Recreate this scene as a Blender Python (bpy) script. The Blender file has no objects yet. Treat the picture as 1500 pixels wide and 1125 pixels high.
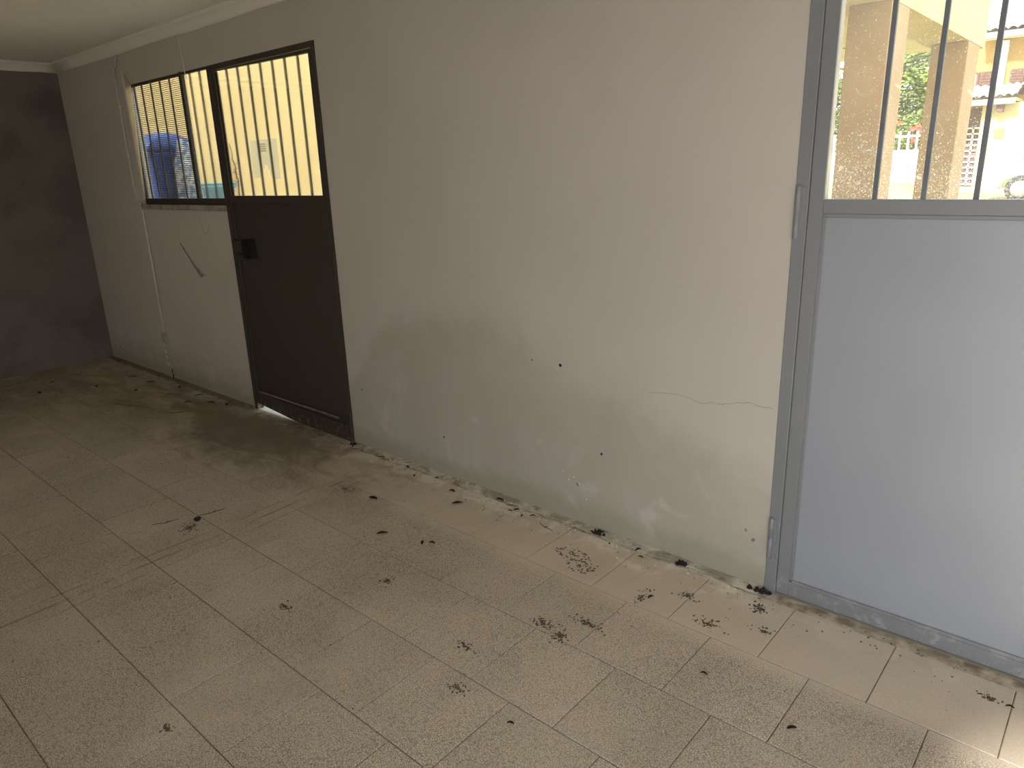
import bpy, bmesh, math, random
from mathutils import Vector, Matrix, noise
random.seed(11)
S = bpy.context.scene
COL = S.collection
R = random.uniform

# ------------------------------------------------------------------ camera
H = 1.5636          # eye height; camera stands over the world origin
YW = 2.3936         # inner face of the long wall
cd = bpy.data.cameras.new('camera')
cam = bpy.data.objects.new('camera', cd)
COL.objects.link(cam)
cd.sensor_width = 36.0
cd.sensor_fit = 'HORIZONTAL'
cd.lens = 36.0 * 1043.05 / 1500.0
cd.clip_start = 0.05
cd.clip_end = 300
m = Matrix(((0.7536075, -0.1664285, 0.6359066), (0.6565410, 0.2378041, -0.7158234), (-0.0320878, 0.9569487, 0.2884781)))
cam.matrix_world = Matrix.Translation((0, 0, H)) @ m.to_4x4()
S.camera = cam

# ------------------------------------------------------------------ light
vs = S.view_settings
vs.view_transform = 'Standard'
vs.look = 'None'
vs.gamma = 1.0
vs.use_curve_mapping = False
vs.exposure = 0.13

w = bpy.data.worlds.new('hazy_sky')
S.world = w
w.use_nodes = True
nt = w.node_tree
nt.nodes.clear()
wo = nt.nodes.new('ShaderNodeOutputWorld')
bg = nt.nodes.new('ShaderNodeBackground')
tc = nt.nodes.new('ShaderNodeTexCoord')
sp = nt.nodes.new('ShaderNodeSeparateXYZ')
rp = nt.nodes.new('ShaderNodeValToRGB')
rp.color_ramp.elements[0].position = 0.0
rp.color_ramp.elements[0].color = (0.97, 0.98, 1.0, 1)
rp.color_ramp.elements[1].position = 0.8
rp.color_ramp.elements[1].color = (0.70, 0.84, 1.0, 1)
nt.links.new(tc.outputs['Generated'], sp.inputs[0])
nt.links.new(sp.outputs['Z'], rp.inputs[0])
nt.links.new(rp.outputs[0], bg.inputs['Color'])
bg.inputs['Strength'].default_value = 3.7
nt.links.new(bg.outputs[0], wo.inputs[0])

sd = bpy.data.lights.new('sun', 'SUN')
sd.energy = 15.0
sd.angle = math.radians(5.0)
sd.color = (1.0, 0.95, 0.87)
sun = bpy.data.objects.new('sun', sd)
COL.objects.link(sun)
sun.rotation_euler = Vector((0.13, 1.0, -0.76)).to_track_quat('-Z', 'Y').to_euler()
sun.location = (-4, -9, 8)

# daylight coming in through the open gateway behind the photographer
OPX0, OPX1, OPY, OPZ = -0.42, 2.2, -0.8, 2.2
ad = bpy.data.lights.new('daylight_in_the_gateway', 'AREA')
ad.shape = 'RECTANGLE'
ad.size = OPX1 - OPX0
ad.size_y = OPZ
ad.energy = 16
ad.color = (0.93, 0.97, 1.0)
al = bpy.data.objects.new('daylight_in_the_gateway', ad)
COL.objects.link(al)
al.location = ((OPX0 + OPX1) / 2, OPY - 0.05, OPZ / 2 + 0.02)
al.rotation_euler = (math.radians(90), 0, 0)

# ------------------------------------------------------------------ helpers
def tag(o, label=None, cat=None, group=None, kind=None):
    if label: o['label'] = label
    if cat: o['category'] = cat
    if group: o['group'] = group
    if kind: o['kind'] = kind
    return o

def empty(name, loc=(0, 0, 0), parent=None, **k):
    o = bpy.data.objects.new(name, None)
    o.empty_display_size = 0.1
    COL.objects.link(o)
    o.location = loc
    if parent: o.parent = parent
    return tag(o, **k)

class MB:
    """collects shapes (world coordinates) and links them as one mesh"""
    def __init__(s): s.bm = bmesh.new()
    def box(s, x0, x1, y0, y1, z0, z1, mi=0):
        v = [s.bm.verts.new(p) for p in ((x0,y0,z0),(x1,y0,z0),(x1,y1,z0),(x0,y1,z0),(x0,y0,z1),(x1,y0,z1),(x1,y1,z1),(x0,y1,z1))]
        for f in ((0,3,2,1),(4,5,6,7),(0,1,5,4),(1,2,6,5),(2,3,7,6),(3,0,4,7)):
            s.bm.faces.new([v[i] for i in f]).material_index = mi
        return s
    def poly(s, pts, d, mi=0):
        """prism: polygon pts (counter-clockwise seen against d) extruded along d"""
        a = [s.bm.verts.new(p) for p in pts]
        b = [s.bm.verts.new(Vector(p) + Vector(d)) for p in pts]
        n = len(pts)
        s.bm.faces.new(a).material_index = mi
        s.bm.faces.new(b[::-1]).material_index = mi
        for i in range(n):
            s.bm.faces.new((a[i], b[i], b[(i+1) % n], a[(i+1) % n])).material_index = mi
        return s
    def tube(s, pts, r, n=8, mi=0, smooth=True, flat=1.0):
        pts = [Vector(p) for p in pts]
        rings = []
        for i, p in enumerate(pts):
            t = (pts[min(i+1, len(pts)-1)] - pts[max(i-1, 0)]).normalized()
            u = t.orthogonal().normalized() if abs(t.z) > 0.95 else Vector((0, 0, 1)).cross(t).normalized()
            w_ = t.cross(u)
            rr = r[i] if isinstance(r, (list, tuple)) else r
            rings.append([s.bm.verts.new(p + (u*math.cos(2*math.pi*k/n) + w_*flat*math.sin(2*math.pi*k/n))*rr) for k in range(n)])
        for a, b in zip(rings, rings[1:]):
            for k in range(n):
                f = s.bm.faces.new((a[k], a[(k+1) % n], b[(k+1) % n], b[k]))
                f.smooth = smooth; f.material_index = mi
        s.bm.faces.new(rings[0][::-1]).material_index = mi
        s.bm.faces.new(rings[-1]).material_index = mi
        return s
    def lathe(s, c, prof, n=24, mi=0, axis='Z'):
        rings = []
        for r, h in prof:
            ring = []
            for k in range(n):
                a = 2*math.pi*k/n
                q = (r*math.cos(a), r*math.sin(a), h) if axis == 'Z' else ((r*math.cos(a), h, r*math.sin(a)) if axis == 'Y' else (h, r*math.cos(a), r*math.sin(a)))
                ring.append(s.bm.verts.new(Vector(c) + Vector(q)))
            rings.append(ring)
        for a, b in zip(rings, rings[1:]):
            for k in range(n):
                f = s.bm.faces.new((a[k], a[(k+1) % n], b[(k+1) % n], b[k])); f.smooth = True; f.material_index = mi
        s.bm.faces.new(rings[0][::-1]).material_index = mi
        s.bm.faces.new(rings[-1]).material_index = mi
        return s
    def build(s, name, mats, parent=None, bevel=0, seg=1, **k):
        bmesh.ops.recalc_face_normals(s.bm, faces=s.bm.faces)
        if bevel:
            bmesh.ops.bevel(s.bm, geom=[e for e in s.bm.edges if e.is_manifold and e.calc_face_angle(0) > 0.6], offset=bevel, segments=seg, affect='EDGES', profile=0.5)
        me = bpy.data.meshes.new(name)
        s.bm.to_mesh(me); s.bm.free()
        for q in (mats if isinstance(mats, (list, tuple)) else [mats]): me.materials.append(q)
        o = bpy.data.objects.new(name, me)
        COL.objects.link(o)
        if parent:
            o.parent = parent
            q = parent; off = Vector((0, 0, 0))
            while q: off += q.location; q = q.parent
            me.transform(Matrix.Translation(-off))
        return tag(o, **k)

class N:
    """tiny shader-node builder"""
    def __init__(s, name):
        s.m = bpy.data.materials.new(name); s.m.use_nodes = True
        s.t = s.m.node_tree; s.t.nodes.clear()
        s.out = s.n('ShaderNodeOutputMaterial')
        s.geo = s.n('ShaderNodeNewGeometry')
    def n(s, kind, **k):
        x = s.t.nodes.new(kind)
        for a, b in k.items(): setattr(x, a, b)
        return x
    def l(s, a, b): s.t.links.new(a, b)
    def inp(s, node, i, v):
        if hasattr(v, 'is_output') or isinstance(v, bpy.types.NodeSocket): s.l(v, node.inputs[i])
        else: node.inputs[i].default_value = v
    def math(s, op, a, b=0.0, c=None, clamp=False):
        x = s.n('ShaderNodeMath', operation=op, use_clamp=clamp)
        s.inp(x, 0, a); s.inp(x, 1, b)
        if c is not None: s.inp(x, 2, c)
        return x.outputs[0]
    def pos(s): return s.geo.outputs['Position']
    def xyz(s):
        x = s.n('ShaderNodeSeparateXYZ'); s.l(s.pos(), x.inputs[0]); return x.outputs
    def scaled(s, v, sc):
        x = s.n('ShaderNodeMapping'); s.l(v, x.inputs[0]); x.inputs['Scale'].default_value = sc; return x.outputs[0]
    def noise(s, scale, detail=4, rough=0.55, vec=None, dist=0.0):
        x = s.n('ShaderNodeTexNoise'); s.l(vec or s.pos(), x.inputs['Vector'])
        x.inputs['Scale'].default_value = scale; x.inputs['Detail'].default_value = detail
        x.inputs['Roughness'].default_value = rough; x.inputs['Distortion'].default_value = dist
        return x.outputs['Fac']
    def ramp(s, v, lo, hi, a=0.0, b=1.0):
        x = s.n('ShaderNodeMapRange', interpolation_type='SMOOTHSTEP')
        s.inp(x, 0, v); s.inp(x, 1, lo); s.inp(x, 2, hi); s.inp(x, 3, a); s.inp(x, 4, b)
        return x.outputs[0]
    def mix(s, f, a, b, mode='MIX'):
        x = s.n('ShaderNodeMix', data_type='RGBA', blend_type=mode)
        s.inp(x, 0, f)
        for i, v in ((6, a), (7, b)):
            if isinstance(v, tuple): x.inputs[i].default_value = (*v, 1)
            else: s.l(v, x.inputs[i])
        return x.outputs[2]
    def bsdf(s, col, rough=0.7, spec=0.3, metal=0.0, bump=None, bstr=0.3, bdist=0.002):
        b = s.n('ShaderNodeBsdfPrincipled')
        if isinstance(col, tuple): b.inputs['Base Color'].default_value = (*col, 1)
        else: s.l(col, b.inputs['Base Color'])
        s.inp(b, 'Roughness', rough)
        b.inputs['Specular IOR Level'].default_value = spec
        b.inputs['Metallic'].default_value = metal
        if bump is not None:
            q = s.n('ShaderNodeBump'); q.inputs['Strength'].default_value = bstr; q.inputs['Distance'].default_value = bdist
            s.l(bump, q.inputs['Height']); s.l(q.outputs[0], b.inputs['Normal'])
        return b
    def done(s, sh):
        s.l(sh.outputs[0] if hasattr(sh, 'outputs') else sh, s.out.inputs[0]); return s.m

def simple(name, col, rough=0.6, var=0.12, sc=12, spec=0.3, metal=0.0, bump=0.15):
    n = N(name)
    f = n.noise(sc, 5)
    lo = tuple(c*(1-var) for c in col); hi = tuple(min(1, c*(1+var)) for c in col)
    return n.done(n.bsdf(n.mix(n.ramp(f, 0.3, 0.7), lo, hi), rough, spec, metal, bump=n.noise(sc*12, 3), bstr=bump))

# ------------------------------------------------------------------ materials
def plaster(name, base, stains=True):
    n = N(name)
    x, y, z = n.xyz()
    big = n.noise(1.3, 4); mid = n.noise(6, 4, dist=0.6); fine = n.noise(60, 3)
    c = n.mix(n.ramp(big, 0.3, 0.7), tuple(v*0.96 for v in base), tuple(v*1.03 for v in base))
    if stains:
        # damp tide mark low on the wall between the two doors
        fc = n.n('ShaderNodeFloatCurve')
        cu = fc.mapping.curves[0]
        pts = [(-3.7, 0.25), (-3.4, 0.40), (-3.1, 0.74), (-2.8, 0.86), (-2.4, 0.90), (-2.1, 0.88), (-1.95, 0.74), (-1.6, 0.69), (-1.3, 0.60), (-1.0, 0.50), (-0.8, 0.46)]
        for i, (px, pz) in enumerate(pts):
            q = ((px+3.7)/2.9, pz)
            if i == 0: cu.points[0].location = q
            elif i == len(pts)-1: cu.points[-1].location = q
            else: cu.points.new(*q)
        fc.mapping.update()
        n.l(n.math('DIVIDE', n.math('ADD', x, 3.7), 2.9, clamp=True), fc.inputs['Value'])
        h = n.math('ADD', fc.outputs[0], n.math('MULTIPLY', n.math('SUBTRACT', mid, 0.5), 0.22))
        d = n.math('SUBTRACT', h, z)
        damp = n.math('MULTIPLY', n.ramp(d, -0.06, 0.12), n.ramp(n.noise(2.6, 3), 0.25, 0.6, 0.45, 1.0))
        c = n.mix(n.math('MULTIPLY', damp, 0.85), c, tuple(v*k for v, k in zip(base, (0.79, 0.80, 0.75))))
        pale = n.math('MULTIPLY', n.ramp(n.noise(3.4, 5, 0.6, dist=0.8), 0.55, 0.68), n.ramp(z, 0.62, 0.35))
        c = n.mix(n.math('MULTIPLY', pale, 0.55), c, tuple(min(1, v*1.12) for v in base))
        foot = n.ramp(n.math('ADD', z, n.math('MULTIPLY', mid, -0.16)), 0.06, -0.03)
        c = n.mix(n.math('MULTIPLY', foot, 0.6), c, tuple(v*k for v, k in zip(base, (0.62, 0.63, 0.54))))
        vert = n.noise(9, 5, vec=n.scaled(n.pos(), (1, 1, 0.08)))
        c = n.mix(n.math('MULTIPLY', n.ramp(vert, 0.62, 0.75), n.ramp(z, 0.9, 0.2, 0, 0.25)), c, tuple(v*0.7 for v in base))
    hgt = n.math('ADD', n.math('MULTIPLY', mid, 1.0), n.math('MULTIPLY', fine, 0.25))
    return n.done(n.bsdf(c, 0.85, 0.15, bump=hgt, bstr=0.25, bdist=0.01))

M = {}
M['wall'] = plaster('painted_plaster', (0.525, 0.488, 0.435))
M['wall_plain'] = plaster('painted_plaster_plain', (0.52, 0.50, 0.46), False)
M['ceiling'] = plaster('ceiling_plaster', (0.78, 0.74, 0.67), False)
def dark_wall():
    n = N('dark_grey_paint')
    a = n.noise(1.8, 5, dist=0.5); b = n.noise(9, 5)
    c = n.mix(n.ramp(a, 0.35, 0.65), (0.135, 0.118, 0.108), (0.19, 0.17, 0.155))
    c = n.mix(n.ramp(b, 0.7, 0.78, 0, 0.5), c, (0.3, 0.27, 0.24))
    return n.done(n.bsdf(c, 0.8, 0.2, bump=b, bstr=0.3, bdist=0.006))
M['dark_wall'] = dark_wall()

def floor_dirt(n, c):
    """brown smears, cement dust and drag marks that lie over tiles and joints alike"""
    x, y, z = n.xyz()
    # brown film spreading from the brown door
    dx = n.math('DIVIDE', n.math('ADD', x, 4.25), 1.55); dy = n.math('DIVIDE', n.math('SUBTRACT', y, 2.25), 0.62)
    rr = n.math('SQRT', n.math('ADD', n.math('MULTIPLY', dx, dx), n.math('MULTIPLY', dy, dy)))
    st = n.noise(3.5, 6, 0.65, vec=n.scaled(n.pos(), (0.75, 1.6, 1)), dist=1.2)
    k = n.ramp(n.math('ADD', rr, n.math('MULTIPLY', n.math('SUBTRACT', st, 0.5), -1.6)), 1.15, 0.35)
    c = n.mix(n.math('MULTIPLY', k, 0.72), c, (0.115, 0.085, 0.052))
    # patchy brown tone growing towards the far corner
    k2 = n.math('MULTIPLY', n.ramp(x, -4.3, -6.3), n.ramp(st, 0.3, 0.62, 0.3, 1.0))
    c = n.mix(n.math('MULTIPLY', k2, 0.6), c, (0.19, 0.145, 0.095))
    # everywhere light grime
    g = n.ramp(n.noise(2.2, 6, 0.6, dist=0.7), 0.46, 0.72)
    c = n.mix(n.math('MULTIPLY', g, 0.22), c, (0.25, 0.20, 0.14))
    # pale cement dust along the foot of the wall
    e = n.math('ADD', y, n.math('MULTIPLY', n.math('SUBTRACT', n.noise(5, 5, 0.65), 0.5), 0.42))
    wdust = n.math('MULTIPLY', n.ramp(e, 2.17, 2.34), n.ramp(n.noise(6, 6, 0.65, dist=0.6), 0.42, 0.56))
    wdust = n.math('MULTIPLY', wdust, n.math('MULTIPLY', n.ramp(x, -3.9, -3.0, 0.25, 1.0), n.ramp(x, -0.95, -0.75, 1.0, 0.35)))
    c = n.mix(n.math('MULTIPLY', wdust, 0.75), c, (0.80, 0.74, 0.64))
    # dark soil in the very angle
    ang = n.math('MULTIPLY', n.ramp(y, 2.33, 2.40), n.ramp(n.noise(11, 4), 0.45, 0.6))
    c = n.mix(n.math('MULTIPLY', ang, 0.55), c, (0.15, 0.125, 0.08))
    # two drag lines running across from the wall
    wob = n.math('MULTIPLY', n.math('SUBTRACT', n.noise(1.6, 2), 0.5), 0.10)
    brk = n.ramp(n.noise(9, 4, vec=n.scaled(n.pos(), (2.5, 0.6, 1))), 0.40, 0.58)
    for cx, wd in ((-2.935, 0.010), (-3.0, 0.007), (-2.86, 0.005)):
        dd = n.math('ABSOLUTE', n.math('SUBTRACT', n.math('ADD', n.math('ADD', x, wob), n.math('MULTIPLY', y, 0.035)), cx))
        ln = n.math('MULTIPLY', n.ramp(dd, wd, wd*0.3), brk)
        ln = n.math('MULTIPLY', ln, n.ramp(y, 2.2, 2.0))
        c = n.mix(n.math('MULTIPLY', ln, 0.55), c, (0.13, 0.10, 0.065))
    return c

def tile_mat():
    n = N('beige_stoneware')
    x, y, z = n.xyz()
    oi = n.n('ShaderNodeObjectInfo')
    v = n.n('ShaderNodeTexVoronoi', feature='DISTANCE_TO_EDGE'); n.l(n.pos(), v.inputs['Vector']); v.inputs['Scale'].default_value = 150
    sp = n.noise(330, 2, 0.6)
    wear = n.math('MULTIPLY', n.ramp(y, 2.02, 1.9, 0.25, 1.0), n.ramp(n.noise(2.0, 3), 0.3, 0.65, 0.6, 1.0))
    c = n.mix(n.ramp(oi.outputs['Random'], 0, 1), (0.61, 0.525, 0.41), (0.65, 0.56, 0.44))
    crack = n.ramp(v.outputs['Distance'], 0.05, 0.22, 1.0, 0.0)
    c = n.mix(n.math('MULTIPLY', n.math('MULTIPLY', crack, n.ramp(sp, 0.4, 0.6, 0.3, 1)), n.math('MULTIPLY', wear, 1.0)), c, (0.12, 0.09, 0.055))
    c = n.mix(n.math('MULTIPLY', n.ramp(sp, 0.58, 0.72), n.math('MULTIPLY', wear, 0.75)), c, (0.86, 0.80, 0.68))
    c = floor_dirt(n, c)
    hh = n.math('MULTIPLY', n.math('SUBTRACT', 1.0, crack), wear)
    return n.done(n.bsdf(c, n.ramp(n.noise(3, 3), 0.3, 0.7, 0.5, 0.7), 0.35, bump=hh, bstr=0.45, bdist=0.001))
M['tile'] = tile_mat()
def grout_mat():
    n = N('cement_joint')
    c = n.mix(n.ramp(n.noise(14, 4), 0.35, 0.65), (0.13, 0.10, 0.07), (0.27, 0.22, 0.16))
    xx, yy, zz = n.xyz()
    c = n.mix(n.ramp(yy, 2.325, 2.335), c, n.mix(n.ramp(n.noise(20, 5), 0.35, 0.65), (0.30, 0.25, 0.19), (0.62, 0.54, 0.43)))
    c = floor_dirt(n, c)
    return n.done(n.bsdf(c, 0.9, 0.1, bump=n.noise(160, 3), bstr=0.5))
M['grout'] = grout_mat()
def fillet_mat():
    n = N('crumbling_mortar')
    a = n.noise(9, 6, 0.65, dist=0.5)
    c = n.mix(n.ramp(a, 0.38, 0.62), (0.33, 0.30, 0.235), (0.62, 0.57, 0.48))
    x, y, z = n.xyz()
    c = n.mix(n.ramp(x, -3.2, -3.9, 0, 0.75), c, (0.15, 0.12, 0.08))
    c = n.mix(n.ramp(n.noise(22, 4), 0.55, 0.68, 0, 0.6), c, (0.17, 0.14, 0.095))
    return n.done(n.bsdf(c, 0.95, 0.1, bump=n.noise(70, 5), bstr=0.7, bdist=0.004))
M['mortar'] = fillet_mat()

def metal_paint(name, col, scuff, rough=0.45, amount=0.35, spec=0.45):
    n = N(name)
    x, y, z = n.xyz()
    a = n.noise(3, 4); b = n.noise(26, 6, 0.7)
    c = n.mix(n.ramp(a, 0.3, 0.7), tuple(v*0.98 for v in col), tuple(v*1.02 for v in col))
    lowz = n.ramp(z, 0.13, 0.02)
    c = n.mix(n.math('MULTIPLY', lowz, n.ramp(b, 0.5, 0.66, 0, amount)), c, scuff)
    s2 = n.noise(5, 4, 0.6, vec=n.scaled(n.pos(), (14, 14, 0.7)))
    c = n.mix(n.ramp(s2, 0.70, 0.78, 0, 0.12), c, scuff)
    return n.done(n.bsdf(c, n.ramp(a, 0.3, 0.7, rough, rough+0.05), spec, bump=n.noise(90, 3), bstr=0.12))
M['brown_paint'] = metal_paint('dark_brown_enamel', (0.050, 0.041, 0.031), (0.30, 0.26, 0.22), 0.5, 0.45, 0.3)
M['flare_grey_paint'] = metal_paint('flare_tinted_enamel', (0.29, 0.312, 0.355), (0.50, 0.48, 0.46), 0.33, 0.3, 0.9)  # dark door; lens-flare haze put into the lighter blue-grey colour and gloss
M['flare_grey_frame'] = metal_paint('flare_tinted_frame_enamel', (0.205, 0.215, 0.23), (0.50, 0.48, 0.46), 0.38, 0.4, 0.7)  # frame tone carries the same painted haze
M['flare_bar'] = simple('flare_tinted_bar_enamel', (0.15, 0.165, 0.185), 0.45, 0.1)  # bars lightened to slate for the flare over them
M['brown_bar'] = simple('brown_bar_enamel', (0.11, 0.092, 0.068), 0.45, 0.15)
M['black'] = simple('black_plastic', (0.012, 0.011, 0.01), 0.45)
M['concrete'] = simple('weathered_concrete', (0.30, 0.26, 0.215), 0.9, 0.25, 18, bump=0.5)
M['white_plastic'] = simple('white_conduit_plastic', (0.62, 0.60, 0.53), 0.4, 0.05)
M['strip_plastic'] = simple('dull_strip_plastic', (0.36, 0.34, 0.28), 0.5, 0.12)  # strip plastic in an evenly darker tone
M['ivory'] = simple('yellowed_socket_plastic', (0.62, 0.56, 0.36), 0.4, 0.08)
M['socket_dark'] = simple('socket_hole', (0.05, 0.045, 0.03), 0.6)
M['string'] = simple('pale_string', (0.72, 0.70, 0.64), 0.8, 0.05)
M['mud'] = simple('dried_mud', (0.125, 0.098, 0.068), 0.95, 0.35, 60, bump=0.6)
M['leaf_dry'] = simple('dry_leaf', (0.05, 0.036, 0.022), 0.9, 0.3, 80)
M['dark_speck'] = simple('dark_debris', (0.02, 0.019, 0.018), 0.9)
M['gouge'] = simple('scraped_plaster', (0.23, 0.20, 0.16), 0.9, 0.3, 40)
M['crack'] = simple('crack_line', (0.30, 0.275, 0.225), 0.95, 0.1)  # darker line colour of the wall crack
M['lime'] = simple('lime_flake', (0.78, 0.72, 0.6), 0.9, 0.1)

def glass(name, dusty):
    n = N(name)
    tr = n.n('ShaderNodeBsdfTransparent'); tr.inputs[0].default_value = (0.97, 0.98, 0.96, 1)
    gl = n.n('ShaderNodeBsdfGlossy'); gl.inputs['Roughness'].default_value = 0.03; gl.inputs['Color'].default_value = (1, 1, 1, 1)
    fr = n.n('ShaderNodeFresnel'); fr.inputs['IOR'].default_value = 1.4
    a = n.n('ShaderNodeMixShader'); n.l(n.math('MULTIPLY', fr.outputs[0], 0.5), a.inputs[0]); n.l(tr.outputs[0], a.inputs[1]); n.l(gl.outputs[0], a.inputs[2])
    if not dusty: return n.done(a)
    x, y, z = n.xyz()
    df = n.n('ShaderNodeBsdfDiffuse'); df.inputs[0].default_value = (0.85, 0.78, 0.68, 1)
    tl = n.n('ShaderNodeBsdfTranslucent'); tl.inputs[0].default_value = (0.9, 0.83, 0.72, 1)
    d = n.n('ShaderNodeMixShader'); d.inputs[0].default_value = 0.75; n.l(df.outputs[0], d.inputs[1]); n.l(tl.outputs[0], d.inputs[2])
    low = n.ramp(z, 1.75, 1.45, 0.0, 1.0)
    thr = n.math('SUBTRACT', 0.665, n.math('MULTIPLY', low, 0.075))
    sp = n.noise(230, 2, 0.5)
    specks = n.math('MULTIPLY', n.math('SUBTRACT', sp, thr), 14.0, clamp=True)
    # cobweb-like threads
    web = n.n('ShaderNodeTexVoronoi', feature='DISTANCE_TO_EDGE')
    wv = n.n('ShaderNodeVectorMath', operation='ADD')
    nz = n.n('ShaderNodeTexNoise'); n.l(n.pos(), nz.inputs['Vector']); nz.inputs['Scale'].default_value = 14; nz.inputs['Detail'].default_value = 3
    sc = n.n('ShaderNodeVectorMath', operation='SCALE'); n.l(nz.outputs['Color'], sc.inputs[0]); sc.inputs['Scale'].default_value = 0.06
    n.l(n.pos(), wv.inputs[0]); n.l(sc.outputs[0], wv.inputs[1]); n.l(wv.outputs[0], web.inputs['Vector']); web.inputs['Scale'].default_value = 17
    th = n.math('MULTIPLY', n.ramp(web.outputs['Distance'], 0.035, 0.008), n.ramp(n.noise(11, 3), 0.60, 0.70))
    th = n.math('MULTIPLY', th, n.ramp(z, 1.95, 1.5, 0.15, 0.9))
    film = n.math('ADD', 0.06, n.math('MULTIPLY', n.ramp(n.noise(5, 4), 0.4, 0.7), 0.04))
    f = n.math('MAXIMUM', n.math('MAXIMUM', n.math('MULTIPLY', specks, 0.8), th), film)
    o = n.n('ShaderNodeMixShader'); n.l(f, o.inputs[0]); n.l(a.outputs[0], o.inputs[1]); n.l(d.outputs[0], o.inputs[2])
    return n.done(o)
M['glass'] = glass('window_glass', False)
M['dusty_glass'] = glass('dusty_window_glass', True)
def translucent(name, col, op=0.75, clear=0.0):
    n = N(name)
    f = n.noise(30, 3)
    cc = n.mix(f, tuple(v*0.9 for v in col), col)
    df = n.n('ShaderNodeBsdfDiffuse'); n.l(cc, df.inputs[0])
    tl = n.n('ShaderNodeBsdfTranslucent'); n.l(cc, tl.inputs[0])
    a = n.n('ShaderNodeMixShader'); a.inputs[0].default_value = op; n.l(df.outputs[0], a.inputs[1]); n.l(tl.outputs[0], a.inputs[2])
    if clear:
        t_ = n.n('ShaderNodeBsdfTransparent'); b = n.n('ShaderNodeMixShader'); b.inputs[0].default_value = clear
        n.l(a.outputs[0], b.inputs[1]); n.l(t_.outputs[0], b.inputs[2]); a = b
    return n.done(a)
M['paper'] = translucent('sheet_of_paper', (0.86, 0.80, 0.64), 0.8, 0.30)
M['paper_ink'] = translucent('paper_print', (0.42, 0.40, 0.30), 0.8)
M['cobweb'] = translucent('dusty_cobweb', (0.95, 0.90, 0.82), 0.6)
M['ribbed'] = translucent('milky_ribbed_sheet', (0.90, 0.82, 0.66), 0.7)
M['mesh_wire'] = simple('insect_screen_wire', (0.06, 0.042, 0.022), 0.6)

# outdoors
M['yellow_wall'] = simple('yellow_render', (0.83, 0.62, 0.30), 0.9, 0.05, 1.5, bump=0.3)
M['porch'] = simple('shaded_porch_render', (0.40, 0.26, 0.14), 0.9, 0.07, 2.5, bump=0.4)  # pillar render darkened: the shade on their fronts is put into the colour
M['porch_beam'] = simple('pale_beam_render', (0.62, 0.45, 0.26), 0.9, 0.07, 2.5, bump=0.4)
M['porch_ceiling'] = simple('beige_porch_soffit', (0.66, 0.52, 0.33), 0.9, 0.07, 2.5, bump=0.4)
M['paving'] = simple('pale_paving', (0.62, 0.56, 0.44), 0.9, 0.12, 0.8)
M['asphalt'] = simple('grey_asphalt', (0.14, 0.14, 0.14), 0.9, 0.15, 1.5)
M['ground'] = simple('dry_grass_ground', (0.36, 0.33, 0.12), 0.95, 0.22, 0.5)
M['house'] = simple('ochre_house_render', (0.36, 0.23, 0.07), 0.9, 0.08, 0.8)
M['house_pale'] = simple('pale_yellow_render', (0.50, 0.41, 0.20), 0.9, 0.08, 0.8)
M['white_paint'] = simple('white_paint', (0.80, 0.78, 0.72), 0.6, 0.05)
M['shutter'] = simple('brown_shutter_wood', (0.10, 0.05, 0.04), 0.7, 0.2)
M['pane'] = simple('grey_green_pane', (0.16, 0.20, 0.18), 0.2, 0.3, 3, spec=0.5)
M['roof'] = simple('pale_roof_tile', (0.34, 0.26, 0.22), 0.9, 0.25, 2.5)
M['gutter'] = simple('grey_gutter', (0.22, 0.21, 0.21), 0.5)
M['leaf'] = simple('hedge_leaf', (0.17, 0.24, 0.05), 0.6, 0.5, 1.2)
M['bark'] = simple('grey_bark', (0.14, 0.10, 0.07), 0.9, 0.3)
M['flower'] = simple('red_flower', (0.75, 0.06, 0.04), 0.6, 0.1)
M['blue_plastic'] = simple('blue_bin_plastic', (0.022, 0.062, 0.23), 0.38, 0.15, 6, spec=0.5)
M['teal_plastic'] = simple('teal_box_plastic', (0.24, 0.43, 0.48), 0.4, 0.1)
def glint_mat():
    n = N('mottled_sun_glint')
    f = n.noise(18, 5, 0.65, dist=1.0)
    c = n.mix(n.ramp(f, 0.42, 0.6), (0.10, 0.16, 0.30), (0.70, 0.66, 0.58))  # pale mottling painted as sun glint on the blue plastic
    return n.done(n.bsdf(c, 0.3, 0.6, bump=f, bstr=0.9, bdist=0.02))
M['glint'] = glint_mat()
M['rubber'] = simple('tyre_rubber', (0.03, 0.03, 0.03), 0.8)
M['car_paint'] = simple('white_car_paint', (0.80, 0.80, 0.80), 0.25, 0.02, spec=0.6)
M['car_glass'] = simple('car_window_glass', (0.10, 0.12, 0.13), 0.1, 0.1, spec=0.6)

# ------------------------------------------------------------------ room shell
XL, XR, YB = -7.12, 2.6, -0.8
ZC = 2.525
WT = 0.07
WX0, WX1 = -5.81, -4.572      # window opening
DX0, DX1 = -4.572, -3.425     # brown door opening
GX0, GX1 = -0.872, 0.27       # grey door opening
ZH = 2.240
ZS = 1.395                    # underside of window opening

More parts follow.
